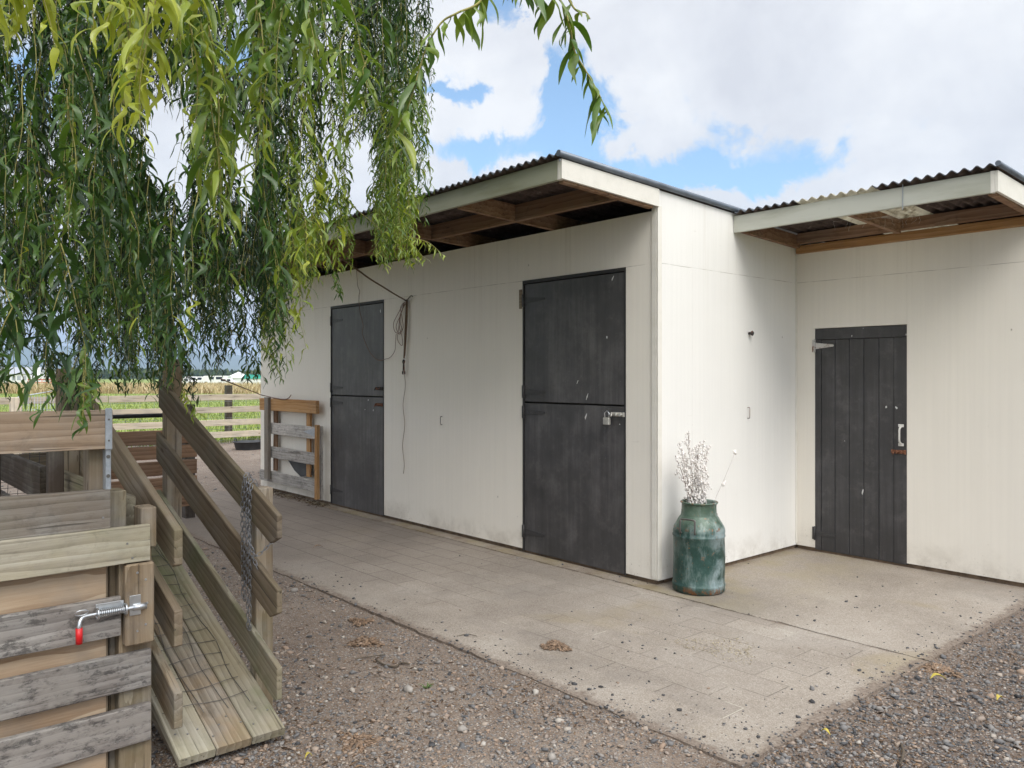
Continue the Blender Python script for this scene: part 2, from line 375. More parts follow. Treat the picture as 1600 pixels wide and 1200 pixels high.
# painted ply cladding
def wallmat(name, axis, x0=0.0, col=(0.74, 0.715, 0.65)):
    m, t, out = newmat(name); co = objco(t, False); sp = t.n('ShaderNodeSeparateXYZ', {0: co})
    h = sp.outputs[axis]; z = sp.outputs[2]
    hv = t.n('ShaderNodeCombineXYZ', {0: h, 1: 0.0, 2: z}).outputs[0]
    st = t.noise(t.map(hv, (34, 1, 0.55)), 1.0, 4.0, 0.55)
    st2 = t.noise(t.map(hv, (150, 1, 1.8)), 1.0, 3.0, 0.6)
    bl = t.noise(hv, 1.3, 5.0, 0.6)
    base = t.ramp(t.math('ADD', t.math('MULTIPLY', st, 0.5), t.math('MULTIPLY', bl, 0.5)), [(0.36, tuple(c * 0.965 for c in col)), (0.62, tuple(min(1, c * 1.02) for c in col))])
    base = t.mix(t.math('MULTIPLY', t.sstep(st2, 0.6, 0.75), 0.05), base, c3((0.42, 0.38, 0.30)))
    # long rain streaks below the eave
    rs = t.noise(t.map(hv, (9, 1, 0.22), (3, 0, 1)), 1.0, 5.0, 0.7)
    topm = t.sstep(z, 1.5, 2.8)
    base = t.mix(t.math('MULTIPLY', t.math('MULTIPLY', t.sstep(rs, 0.54, 0.72), topm), 0.20), base, c3((0.40, 0.34, 0.24)))
    # sheet joints
    wob = t.math('MULTIPLY', t.math('SUBTRACT', t.noise(hv, 6, 3, 0.5), 0.5), 0.006)
    jz = t.math('ABSOLUTE', t.math('SUBTRACT', t.math('ADD', z, wob), 2.405))
    jx = t.math('PINGPONG', t.math('ADD', t.math('ADD', h, wob), x0), 0.6)
    jl = t.math('MAXIMUM', t.math('SUBTRACT', 1.0, t.sstep(jz, 0.0012, 0.0035)), t.math('MULTIPLY', t.math('SUBTRACT', 1.0, t.sstep(jx, 0.0008, 0.003)), 0.3))
    ja = t.math('MULTIPLY', jl, t.sstep(t.noise(hv, 5, 3, 0.6), 0.34, 0.6))
    base = t.mix(t.math('MULTIPLY', ja, 0.55), base, c3((0.24, 0.20, 0.15)))
    # splash dirt along the bottom, chips and specks
    dn = t.noise(hv, 9, 6, 0.7)
    lo = t.math('SUBTRACT', 1.0, t.sstep(z, 0.03, t.math('ADD', 0.06, t.math('MULTIPLY', dn, 0.42))))
    base = t.mix(t.math('MULTIPLY', lo, t.math('MULTIPLY', t.sstep(t.noise(hv, 2.6, 5, 0.7), 0.40, 0.62), 0.36)), base, c3((0.30, 0.25, 0.19)))
    sc1 = t.noise(t.map(hv, (3, 1, 22), (5, 0, 2)), 1.0, 6, 0.7)
    base = t.mix(t.math('MULTIPLY', t.sstep(sc1, 0.66, 0.74), 0.35), base, c3((0.40, 0.33, 0.24)))
    nz = t.math('PINGPONG', t.math('ADD', z, 0.02), 0.15); nx = t.math('PINGPONG', t.math('ADD', h, x0), 0.3)
    nl = t.math('MAXIMUM', t.sstep(nz, 0.0, 0.006), t.sstep(nx, 0.0, 0.006))
    base = t.mix(t.math('MULTIPLY', t.math('SUBTRACT', 1.0, nl), t.math('MULTIPLY', t.sstep(t.noise(hv, 3.0, 2), 0.45, 0.6), 0.35)), base, c3((0.30, 0.24, 0.17)))
    sp1 = t.voro(hv, 3.1); spm = t.math('MULTIPLY', t.math('SUBTRACT', 1.0, t.sstep(sp1, 0.012, 0.022)), t.sstep(t.noise(hv, 1.7, 2), 0.45, 0.5))
    base = t.mix(t.math('MULTIPLY', spm, 0.85), base, c3((0.16, 0.11, 0.07)))
    sp3 = t.voro(t.map(hv, (1.6, 1, 1.0), (2.7, 0, 5.1)), 2.1)
    base = t.mix(t.math('MULTIPLY', t.math('SUBTRACT', 1.0, t.sstep(sp3, 0.010, 0.024)), 0.8), base, c3((0.17, 0.12, 0.075)))
    spl = t.voro(hv, 22.0); splm = t.math('MULTIPLY', t.math('SUBTRACT', 1.0, t.sstep(spl, 0.06, 0.12)), t.math('SUBTRACT', 1.0, t.sstep(z, 0.05, 0.3)))
    base = t.mix(t.math('MULTIPLY', splm, 0.6), base, c3((0.22, 0.17, 0.11)))
    hh = t.math('ADD', t.math('MULTIPLY', st2, 0.35), t.math('SUBTRACT', t.math('MULTIPLY', bl, 1.5), t.math('MULTIPLY', jl, 1.2)))
    principled(t, out, base, 0.55, t.bump(hh, 0.25, 0.004), Specular_IOR_Level=0.35)
    MAT[name] = m
wallmat('wall_front', 0, 0.905, (0.83, 0.785, 0.70)); wallmat('wall_side', 1, 0.78, (0.80, 0.785, 0.745)); wallmat('wall_annex', 0, 0.217, (0.80, 0.755, 0.67))

def trimmat(name, col, dirt):
    m, t, out = newmat(name); co = objco(t)
    n = t.noise(t.map(co, (1.2, 8, 8)), 1.0, 6, 0.65); n2 = t.noise(co, 26, 5, 0.7)
    base = t.mix(t.math('MULTIPLY', t.sstep(n, 0.42, 0.72), dirt), c3(col), c3((0.20, 0.20, 0.11)))
    base = t.mix(t.math('MULTIPLY', t.sstep(n2, 0.66, 0.72), 0.5 * dirt), base, c3((0.12, 0.10, 0.07)))
    principled(t, out, base, 0.6, t.bump(n2, 0.15, 0.002)); MAT[name] = m
trimmat('trim_paint', (0.75, 0.72, 0.65), 0.12); trimmat('fascia_paint', (0.37, 0.375, 0.28), 0.6); trimmat('fascia_annex', (0.50, 0.505, 0.44), 0.35)

def doormat(name, col, streak=1.0):
    m, t, out = newmat(name); co = objco(t)
    s1 = t.noise(t.map(co, (26, 26, 1.1)), 1.0, 6, 0.65); s2 = t.noise(t.map(co, (180, 180, 6)), 1.0, 4, 0.6); b = t.noise(co, 2.6, 6, 0.65)
    f = t.math('ADD', t.math('MULTIPLY', s1, 0.33), t.math('ADD', t.math('MULTIPLY', s2, 0.12), t.math('MULTIPLY', b, 0.55)))
    base = t.ramp(f, [(0.34, tuple(c * 0.55 for c in col)), (0.5, col), (0.68, tuple(c * 2.3 for c in col))])
    sc = t.noise(t.map(co, (14, 14, 60)), 1.0, 3, 0.7)
    base = t.mix(t.math('MULTIPLY', t.sstep(sc, 0.70, 0.76), 0.30 * streak), base, c3((0.24, 0.24, 0.23)))
    fl = t.voro(co, 17.0); base = t.mix(t.math('MULTIPLY', t.math('SUBTRACT', 1.0, t.sstep(fl, 0.03, 0.07)), 0.35 * streak), base, c3((0.3, 0.3, 0.29)))
    dz = t.noise(co, 5.5, 6, 0.75); base = t.mix(t.math('MULTIPLY', t.sstep(dz, 0.50, 0.7), 0.36), base, c3((0.13, 0.122, 0.118)))
    kz = t.noise(t.map(co, (7, 7, 90)), 1.0, 5, 0.75); base = t.mix(t.math('MULTIPLY', t.sstep(kz, 0.62, 0.72), 0.22 * streak), base, c3((0.17, 0.165, 0.16)))
    principled(t, out, base, 0.50, t.bump(t.math('ADD', s2, s1), 0.3, 0.0015), Specular_IOR_Level=0.65); MAT[name] = m
doormat('door_stain', (0.053, 0.050, 0.050)); doormat('door_boards', (0.034, 0.032, 0.033), 0.5)
simple('door_frame', (0.026, 0.025, 0.025), 0.6, 0, 0.25, 30)
simple('splat', (0.62, 0.62, 0.60), 0.9, 0, 0.1)

def concrete(name, pavers):
    m, t, out = newmat(name); co = objco(t, False)
    base = t.ramp(t.noise(co, 1.1, 7, 0.62), [(0.33, (0.215, 0.174, 0.133)), (0.52, (0.315, 0.266, 0.213)), (0.7, (0.395, 0.348, 0.292))])
    agg = t.voro(co, 190.0, 1); ag = t.n('ShaderNodeSeparateColor', {0: agg}).outputs[0]
    base = t.mix(0.30, base, t.ramp(ag, [(0.0, (0.12, 0.11, 0.10)), (0.5, (0.32, 0.29, 0.26)), (1.0, (0.58, 0.56, 0.52))]))
    fine = t.noise(co, 60, 5, 0.7); base = t.mix(t.math('MULTIPLY', t.sstep(fine, 0.55, 0.75), 0.25), base, c3((0.16, 0.14, 0.12)))
    st = t.noise(co, 0.75, 5, 0.6, 0.5); base = t.mix(t.math('MULTIPLY', t.sstep(st, 0.55, 0.70), 0.42), base, c3((0.27, 0.215, 0.115)))
    st2 = t.noise(t.map(co, (1, 1, 1), (7, 3, 0)), 0.55, 6, 0.65); base = t.mix(t.math('MULTIPLY', t.sstep(st2, 0.50, 0.66), 0.5), base, c3((0.17, 0.15, 0.13)))
    h = t.math('ADD', t.math('MULTIPLY', ag, 0.25), t.math('MULTIPLY', fine, 0.4))
    sp = t.n('ShaderNodeSeparateXYZ', {0: co})
    # mossy damp stain at the foot of the walls
    if pavers:
        br = t.n('ShaderNodeTexBrick', {'Vector': t.map(co, (1, 1, 1), (0.13, 0.05, 0)), 'Color1': (0, 0, 0, 1), 'Color2': (1, 1, 1, 1), 'Mortar': (0.5, 0.5, 0.5, 1), 'Scale': 1.0,
                 'Mortar Size': 0.0035, 'Mortar Smooth': 0.6, 'Brick Width': 0.40, 'Row Height': 0.20}); br.offset = 0.5
        mort = br.outputs['Fac']
        inside = t.math('MULTIPLY', t.math('GREATER_THAN', sp.outputs[1], -1.62), t.math('LESS_THAN', sp.outputs[0], 1.68))
        tone = t.n('ShaderNodeSeparateColor', {0: br.outputs['Color']}).outputs[0]
        fade = t.sstep(t.noise(co, 1.6, 4, 0.6), 0.36, 0.62)
        k = t.math('MULTIPLY', inside, fade)
        base = t.mix(t.math('MULTIPLY', t.math('MULTIPLY', inside, tone), 0.24), base, c3((0.19, 0.165, 0.145)))
        base = t.mix(t.math('MULTIPLY', t.math('MULTIPLY', mort, k), 0.75), base, c3((0.11, 0.09, 0.07)))
        salt = t.math('MULTIPLY', t.math('MULTIPLY', mort, inside), t.sstep(t.noise(co, 2.3, 3, 0.6), 0.60, 0.66))
        base = t.mix(salt, base, c3((0.50, 0.46, 0.38)))
        h = t.math('SUBTRACT', h, t.math('MULTIPLY', t.math('MULTIPLY', mort, inside), 0.9))
        fj = t.math('MULTIPLY', t.math('MULTIPLY', mort, inside), t.math('SUBTRACT', 1.0, t.sstep(sp.outputs[0], -2.2, -0.2)))
        far = t.math('SUBTRACT', 1.0, t.sstep(t.math('ADD', sp.outputs[0], t.math('MULTIPLY', st, 1.6)), -3.0, 0.4))
        base = t.mix(t.math('MULTIPLY', far, 0.62), base, c3((0.150, 0.122, 0.104)))
        base = t.mix(t.math('MULTIPLY', fj, 0.85), base, c3((0.055, 0.042, 0.034)))
    dirt = t.noise(co, 9.0, 6, 0.75)
    e1 = t.math('SUBTRACT', 1.985, sp.outputs[0]); e2 = t.math('ADD', sp.outputs[1], 1.95)
    ed = t.math('MINIMUM', e1, e2) if pavers else e1
    edm = t.math('SUBTRACT', 1.0, t.sstep(t.math('SUBTRACT', ed, t.math('MULTIPLY', t.math('SUBTRACT', dirt, 0.40), 0.30)), -0.005, 0.05))
    base = t.mix(t.math('MULTIPLY', edm, 0.85), base, t.ramp(fine, [(0.35, (0.10, 0.07, 0.05)), (0.65, (0.27, 0.22, 0.18))]))
    d = t.math('ADD', sp.outputs[1], t.math('MULTIPLY', t.noise(co, 3.0, 5, 0.7), 0.25))
    if pavers: wet = t.sstep(d, -0.12, 0.10)
    else: wet = t.math('MAXIMUM', t.sstep(d, 1.95, 2.15), t.math('SUBTRACT', 1.0, t.sstep(t.math('ADD', sp.outputs[0], t.math('MULTIPLY', fine, 0.15)), 0.05, 0.22)))
    base = t.mix(t.math('MULTIPLY', wet, t.math('MULTIPLY', t.sstep(t.noise(co, 4.0, 6, 0.7), 0.36, 0.66), 0.6)), base, c3((0.15, 0.10, 0.06)))
    if not pavers:
        mo = t.math('MULTIPLY', t.math('SUBTRACT', 1.0, t.sstep(sp.outputs[0], 0.1, 1.3)), t.sstep(t.noise(co, 2.2, 5, 0.6), 0.40, 0.62))
        base = t.mix(t.math('MULTIPLY', mo, 0.45), base, c3((0.25, 0.205, 0.095)))
    principled(t, out, base, 0.88, t.bump(h, 0.5, 0.004), Specular_IOR_Level=0.25); MAT[name] = m
concrete('pavers', True); concrete('slab', False)

def gravelmat():
    m, t, out = newmat('gravel_soil'); co = objco(t, False); sp = t.n('ShaderNodeSeparateXYZ', {0: co})
    big = t.noise(co, 0.9, 6, 0.65, 0.3); mid = t.noise(co, 7, 6, 0.7)
    soil = t.ramp(t.math('ADD', t.math('MULTIPLY', big, 0.5), t.math('MULTIPLY', mid, 0.5)), [(0.34, (0.105, 0.064, 0.042)), (0.5, (0.180, 0.128, 0.093)), (0.66, (0.28, 0.228, 0.182))])
    v = t.voro(co, 75.0, 1); vd = t.voro(co, 75.0, 0); sv = t.n('ShaderNodeSeparateColor', {0: v}).outputs
    stone = t.ramp(sv[0], [(0.0, (0.075, 0.08, 0.09)), (0.35, (0.17, 0.17, 0.175)), (0.65, (0.27, 0.235, 0.20)), (1.0, (0.46, 0.44, 0.41))])
    some = t.math('MULTIPLY', t.math('LESS_THAN', sv[1], 0.62), t.math('LESS_THAN', vd, 0.42))
    base = t.mix(t.math('MULTIPLY', some, 0.85), soil, stone)
    v2 = t.voro(co, 210.0, 1); s2 = t.n('ShaderNodeSeparateColor', {0: v2}).outputs[0]
    base = t.mix(0.30, base, t.ramp(s2, [(0, (0.06, 0.05, 0.045)), (1, (0.42, 0.38, 0.33))]))
    rt = t.sstep(t.math('ADD', sp.outputs[0], t.math('MULTIPLY', mid, 0.5)), 2.0, 2.6)
    base = t.mix(t.math('MULTIPLY', rt, 0.55), base, t.mix(t.math('MULTIPLY', some, 0.8), c3((0.075, 0.055, 0.045)), stone))
    h = t.math('ADD', t.math('MULTIPLY', t.math('MULTIPLY', some, t.math('SUBTRACT', 0.6, vd)), 1.6), t.math('MULTIPLY', t.noise(co, 160, 4, 0.7), 0.5))
    principled(t, out, base, 0.92, t.bump(h, 0.8, 0.006), Specular_IOR_Level=0.2); MAT['gravel_soil'] = m
gravelmat()
def attrmat(name, stops, rough=0.85, spec=0.3, bumpscale=None, trans=0.0):
    m, t, out = newmat(name)
    a = t.n('ShaderNodeAttribute', attribute_name='tint').outputs['Fac']
    base = t.ramp(a, stops)
    if trans:
        n = t.noise(t.n('ShaderNodeTexCoord').outputs['Object'], 9.0, 3, 0.6)
        base = t.mix(t.math('MULTIPLY', t.sstep(n, 0.4, 0.65), 0.25), base, c3(tuple(c * 0.6 for c in stops[0][1])))
        p = t.n('ShaderNodeBsdfPrincipled', {'Base Color': base, 'Roughness': rough, 'Specular IOR Level': spec})
        br = t.mix(1.0, base, (1.25, 1.3, 0.55, 1), 'MULTIPLY')
        tr = t.n('ShaderNodeBsdfTranslucent', {0: br})
        ms = t.n('ShaderNodeMixShader', {0: trans, 1: p.outputs[0], 2: tr.outputs[0]})
        t.nt.links.new(ms.outputs[0], out.inputs[0])
    else:
        nr = t.bump(t.noise(t.n('ShaderNodeTexCoord').outputs['Object'], bumpscale, 4, 0.6), 0.4, 0.002) if bumpscale else None
        principled(t, out, base, rough, nr, Specular_IOR_Level=spec)
    MAT[name] = m
attrmat('stones', [(0.0, (0.04, 0.039, 0.040)), (0.22, (0.115, 0.115, 0.118)), (0.42, (0.25, 0.235, 0.22)), (0.6, (0.31, 0.225, 0.165)), (0.8, (0.38, 0.345, 0.30)), (1.0, (0.50, 0.47, 0.43))], 0.85, 0.25, 120)
attrmat('chips', [(0.0, (0.05, 0.033, 0.022)), (0.5, (0.14, 0.085, 0.05)), (1.0, (0.30, 0.20, 0.12))], 0.9, 0.2)
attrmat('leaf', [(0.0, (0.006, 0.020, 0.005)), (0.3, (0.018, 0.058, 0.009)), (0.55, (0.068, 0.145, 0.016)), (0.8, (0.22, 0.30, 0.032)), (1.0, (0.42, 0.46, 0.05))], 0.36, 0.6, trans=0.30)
attrmat('grass', [(0.0, (0.07, 0.12, 0.025)), (0.5, (0.20, 0.27, 0.06)), (1.0, (0.42, 0.43, 0.14))], 0.8, 0.2)
attrmat('dry_grass', [(0.0, (0.24, 0.16, 0.07)), (0.5, (0.46, 0.35, 0.19)), (1.0, (0.66, 0.56, 0.36))], 0.9, 0.1)
attrmat('belt_leaf', [(0.0, (0.018, 0.035, 0.015)), (0.5, (0.045, 0.075, 0.028)), (1.0, (0.11, 0.13, 0.05))], 0.8, 0.2)
simple('paddock_grass', (0.21, 0.27, 0.06), 0.95, 0, 0.35, 0.35)
simple('hill', (0.075, 0.10, 0.055), 0.95, 0, 0.4, 0.0022)
simple('bark', (0.085, 0.065, 0.045), 0.9, 0, 0.4, 18, 0.6)
simple('young_bark', (0.27, 0.25, 0.07), 0.7, 0, 0.3, 60)

# corrugated sheet seen from below: dusty building paper
def papermat():
    m, t, out = newmat('roof_paper'); co = objco(t, False)
    n = t.noise(co, 9, 6, 0.7); base = t.ramp(n, [(0.35, (0.05, 0.035, 0.028)), (0.6, (0.12, 0.09, 0.075)), (0.75, (0.24, 0.20, 0.18))])
    principled(t, out, base, 0.95, t.bump(n, 0.8, 0.02)); MAT['roof_paper'] = m
papermat()
def clearmat():
    m, t, out = newmat('clear_sheet'); co = objco(t, False); n = t.noise(co, 12, 6, 0.7)
    base = t.ramp(n, [(0.33, (0.30, 0.26, 0.18)), (0.45, (0.66, 0.63, 0.53)), (0.7, (0.80, 0.78, 0.70))])
    p = t.n('ShaderNodeBsdfPrincipled', {'Base Color': base, 'Roughness': 0.5}); tr = t.n('ShaderNodeBsdfTranslucent', {0: base})
    ms = t.n('ShaderNodeMixShader', {0: 0.5, 1: p.outputs[0], 2: tr.outputs[0]}); t.nt.links.new(ms.outputs[0], out.inputs[0]); MAT['clear_sheet'] = m
clearmat()
def canmat():
    m, t, out = newmat('can_green'); co = objco(t, False); sp = t.n('ShaderNodeSeparateXYZ', {0: co})
    n = t.noise(co, 6, 6, 0.65); n2 = t.noise(t.map(co, (14, 14, 4)), 1.0, 6, 0.7); n3 = t.noise(co, 34, 5, 0.7)
    base = t.ramp(n, [(0.32, (0.012, 0.042, 0.034)), (0.5, (0.024, 0.070, 0.057)), (0.66, (0.085, 0.14, 0.125))])
    base = t.mix(t.math('MULTIPLY', t.sstep(n2, 0.50, 0.66), 0.6), base, c3((0.22, 0.28, 0.27)))
    side = t.sstep(t.math('ADD', sp.outputs[0], t.math('ADD', sp.outputs[1], t.math('MULTIPLY', n2, 0.16))), 0.10, 0.24)
    base = t.mix(t.math('MULTIPLY', side, t.math('MULTIPLY', t.sstep(n, 0.40, 0.60), 0.7)), base, c3((0.30, 0.37, 0.38)))
    base = t.mix(t.math('MULTIPLY', t.sstep(sp.outputs[2], 0.42, 0.52), t.math('MULTIPLY', n, 0.55)), base, c3((0.20, 0.25, 0.15)))
    rm = t.sstep(n3, 0.60, 0.68)
    ed = t.math('ADD', t.math('SUBTRACT', 1.0, t.sstep(sp.outputs[2], 0.02, 0.07)), t.math('SUBTRACT', 1.0, t.sstep(t.math('ABSOLUTE', t.math('SUBTRACT', sp.outputs[2], 0.465)), 0.004, 0.02)))
    ed = t.math('MAXIMUM', ed, t.sstep(sp.outputs[2], 0.63, 0.645))
    rr = t.math('MAXIMUM', t.math('MULTIPLY', rm, 0.6), t.math('MULTIPLY', ed, t.sstep(t.noise(co, 16, 5, 0.7), 0.50, 0.62)))
    base = t.mix(rr, base, t.ramp(n3, [(0.35, (0.08, 0.035, 0.018)), (0.65, (0.30, 0.13, 0.05))]))
    principled(t, out, base, 0.42, t.bump(t.math('ADD', n3, t.math('MULTIPLY', n, 3.0)), 0.3, 0.003), Metallic=0.1); MAT['can_green'] = m
canmat()

# ------------------------------------------------------------------ ground, yard, paddock, hills
def grid_sheet(name, lo, hi, nx, ny, z, mat, amp=0.0, fr=1.0, kind='structure'):
    xs = np.linspace(lo[0], hi[0], nx); ys = np.linspace(lo[1], hi[1], ny)
    X, Y = np.meshgrid(xs, ys); Z = np.full_like(X, z)
    if amp: Z = Z + amp * (np.sin(X * fr * 1.3 + np.sin(Y * fr * 0.9) * 1.7) * 0.5 + np.sin(Y * fr * 2.1 + X * fr * 0.7) * 0.3 + np.sin(X * fr * 4.3 - Y * fr * 3.1) * 0.2)
    V = np.stack([X.ravel(), Y.ravel(), Z.ravel()], 1); i = np.arange(ny - 1)[:, None] * nx + np.arange(nx - 1)[None, :]
    F = np.stack([i, i + 1, i + nx + 1, i + nx], -1).reshape(-1, 4)
    return props(mesh(name, V, F, mat, smooth=True), kind=kind)
grid_sheet('ground', (-9000, -9000), (9000, 9000), 3, 3, -0.10, MAT['paddock_grass'])
GZ = -0.014
grid_sheet('gravel_yard', (-15.6, -22), (16, 14), 300, 280, -0.0125, MAT['gravel_soil'], 0.008, 1.6)
slabs = {}
def slab(name, lo, hi, mat, z=0.0, seed=0):
    # concrete slab with a slightly ragged outline
    r = rng(seed); P = []
    def edge(a, b, n):
        for i in range(n):
            s = i / n; P.append((a[0] + (b[0] - a[0]) * s + r.normal(0, 0.005), a[1] + (b[1] - a[1]) * s + r.normal(0, 0.005)))
    c = [(lo[0], lo[1]), (hi[0], lo[1]), (hi[0], hi[1]), (lo[0], hi[1])]
    for i in range(4):
        a, b = c[i], c[(i + 1) % 4]; L = math.dist(a, b); edge(a, b, max(2, int(L / 0.07)))
    bm = bmesh.new(); vt = [bm.verts.new((x, y, z)) for x, y in P]; vb = [bm.verts.new((x, y, z - 0.14)) for x, y in P]
    bm.faces.new(vt); n = len(P)
    for i in range(n): bm.faces.new((vb[i], vb[(i + 1) % n], vt[(i + 1) % n], vt[i]))
    bmesh.ops.recalc_face_normals(bm, faces=bm.faces)
    return props(bm_obj(name, bm, mat), kind='structure')
slab('paved_apron', (-7.0, -1.95), (1.985, -0.150), MAT['pavers'], 0.0, 1)
slab('concrete_slab', (-7.0, -0.128), (1.985, 2.3), MAT['slab'], 0.0, 2)

# hills, far
def hills():
    n, k = 260, 26; V = []
    for j in range(k):
        dist = 3300 + 2600 * j / (k - 1)
        for i in range(n):
            az = math.radians(-75 + 150 * i / (n - 1)); d = FW * math.cos(az) + RT * math.sin(az)
            p = d * dist
            s = j / (k - 1); env = math.sin(min(1, s * 1.35) * math.pi / 2)
            q = mnoise.fractal(Vector((p.x / 900, p.y / 900, 3.1)), 1.0, 2.0, 5) * 0.9
            h = env * (105 + 55 * q + 25 * mnoise.noise(Vector((az * 3, 2, 0)))) * dist / 4000
            V.append((p.x, p.y, h - 6))
    i = np.arange(k - 1)[:, None] * n + np.arange(n - 1)[None, :]
    F = np.stack([i, i + 1, i + n + 1, i + n], -1).reshape(-1, 4)
    props(mesh('hills', np.array(V), F, MAT['hill'], smooth=True), kind='structure')
hills()

# ------------------------------------------------------------------ the stable building
B = thing('stable_building', 'long cream painted stable block with black split doors, corrugated roof and a lower annex', 'stable')
ZR = lambda y: 3.0 - 0.045 * (y + 1.0)          # underside of main roof sheets
ZA = lambda y: 2.885 - 0.045 * (y - 1.0)        # annex
def holed_wall(name, x0, x1, z0, z1, holes, yf, th, mat):
    xs = sorted({x0, x1, *[h[0] for h in holes], *[h[1] for h in holes]}); zs = sorted({z0, z1, *[h[2] for h in holes], *[h[3] for h in holes]})
    zs = [z for z in zs if z0 <= z <= z1]
    solid = lambda i, k: 0 <= i < len(xs) - 1 and 0 <= k < len(zs) - 1 and not any(h[0] < (xs[i] + xs[i + 1]) / 2 < h[1] and h[2] < (zs[k] + zs[k + 1]) / 2 < h[3] for h in holes)
    bm = bmesh.new(); yb = yf + th
    for i in range(len(xs) - 1):
        for k in range(len(zs) - 1):
            if not solid(i, k): continue
            a, b, c, d = xs[i], xs[i + 1], zs[k], zs[k + 1]
            q = lambda pts: bm.faces.new([bm.verts.new(p) for p in pts])
            q([(a, yf, c), (b, yf, c), (b, yf, d), (a, yf, d)]); q([(a, yb, d), (b, yb, d), (b, yb, c), (a, yb, c)])
            if not solid(i - 1, k): q([(a, yf, d), (a, yb, d), (a, yb, c), (a, yf, c)])
            if not solid(i + 1, k): q([(b, yf, c), (b, yb, c), (b, yb, d), (b, yf, d)])
            if not solid(i, k - 1): q([(a, yf, c), (a, yb, c), (b, yb, c), (b, yf, c)])
            if not solid(i, k + 1): q([(a, yf, d), (b, yf, d), (b, yb, d), (a, yb, d)])
    bmesh.ops.remove_doubles(bm, verts=bm.verts, dist=1e-5)
    return bm_obj(name, bm, mat, B)
WB = 0.035
D1 = (-4.985, -3.787); D2 = (-1.4995, -0.305); D3 = (0.1855, 0.983); DT = 2.405
holed_wall('front_wall', -7.0, 0.0, WB, 2.80, [(D1[0], D1[1], 0, DT), (D2[0], D2[1], 0, DT)], 0.0, 0.10, MAT['wall_front'])
holed_wall('annex_wall', 0.0, 1.94, WB, 2.665, [(D3[0], D3[1], 0, 1.985)], 1.98, 0.10, MAT['wall_annex'])
def yz_wall(name, x, y0, y1, zf, mat, th=0.06, zb=WB):
    n = 12; bm = bmesh.new(); top = []; bot = []
    ys = [y0 + (y1 - y0) * i / n for i in range(n + 1)]
    poly = [(y, zb) for y in ys] + [(y, zf(y)) for y in reversed(ys)]
    v0 = [bm.verts.new((x, p[0], p[1])) for p in poly]; v1 = [bm.verts.new((x - th, p[0], p[1])) for p in poly]
    bm.faces.new(v0); bm.faces.new(v1[::-1]); m = len(poly)
    for i in range(m): bm.faces.new((v0[i], v1[i], v1[(i + 1) % m], v0[(i + 1) % m]))
    bmesh.ops.recalc_face_normals(bm, faces=bm.faces); return bm_obj(name, bm, mat, B)
yz_wall('side_wall', 0.008, 0.003, 5.2, lambda y: ZR(y) - 0.006, MAT['wall_side'])
yz_wall('side_wall', -6.94, 0.1, 5.2, lambda y: ZR(y) - 0.01, MAT['wall_side'])
yz_wall('annex_side_wall', 1.945, 2.08, 5.2, lambda y: ZA(y) - 0.01, MAT['wall_side'])
box('back_wall', (-7.0, 5.2, WB), (1.94, 5.3, 2.72), MAT['wall_front'], B)
box('foundation', (-6.98, 0.022, -0.10), (-0.02, 0.09, WB), MAT['foundation'], B, 0)
box('foundation', (-0.05, 0.1, -0.10), (-0.014, 5.2, WB), MAT['foundation'], B, 0)
box('foundation', (0.01, 2.0, -0.10), (1.93, 2.07, WB), MAT['foundation'], B, 0)
box('corner_trim', (-0.045, -0.012, 0.045), (0.0, 0.0, 2.83), MAT['trim_paint'], B)
box('corner_trim', (0.008, -0.012, 0.045), (0.016, 0.035, 2.83), MAT['trim_paint'], B, 0.001)
box('corner_trim', (0.009, 1.962, 0.05), (0.018, 1.979, 2.66), MAT['trim_paint'], B, 0.001)

def corrugated(name, x0, x1, y0, y1, zf, mats, pitch=0.0765, amp=0.0095, lift=0.010, seed=0, th=0.003):
    n = int((x1 - x0) / pitch * 10); m = 6; xs = np.linspace(x0, x1, n + 1); ys = np.linspace(y0, y1, m + 1)
    r = rng(seed); V = []; 
    for s in (0, 1):
        for y in ys:
            wv = np.sin(xs / pitch * 2 * np.pi) * amp + lift - s * th + zf(y) + np.sin(xs * 1.3 + seed) * 0.003
            V.append(np.stack([xs, np.full_like(xs, y + (np.sin(xs * 3.1) * 0.004 if y == y0 else 0)), wv], 1))
    V = np.concatenate(V); W = n + 1; H = (m + 1) * W
    i = np.arange(m)[:, None] * W + np.arange(n)[None, :]
    top = np.stack([i, i + 1, i + W + 1, i + W], -1).reshape(-1, 4); bot = top[:, ::-1] + H
    e = np.arange(n); fr = np.stack([e + H, e + 1 + H, e + 1, e], 1)
    F = np.concatenate([top, bot, fr]); mi = np.concatenate([np.zeros(len(top)), np.ones(len(bot)), np.zeros(len(fr))])
    return mesh(name, V, F, mats, B, smooth=True, midx=mi)
RM = [MAT['roof_metal'], MAT['roof_paper']]
corrugated('roof_sheet', -7.1, 0.03, -1.06, 5.4, ZR, RM, seed=1, amp=0.0115, lift=0.022, th=0.010)
corrugated('roof_sheet', 0.035, 0.58, 0.95, 5.4, ZA, RM, seed=2, amp=0.0125, lift=0.020, th=0.008)
corrugated('clear_roof_sheet', 0.55, 1.20, 0.955, 5.4, lambda y: ZA(y) + 0.004, [MAT['clear_sheet']] * 2, seed=3, amp=0.0125, lift=0.020)
corrugated('roof_sheet', 1.17, 1.99, 0.95, 5.4, lambda y: ZA(y) + 0.009, RM, seed=4, amp=0.0125, lift=0.020, th=0.008)
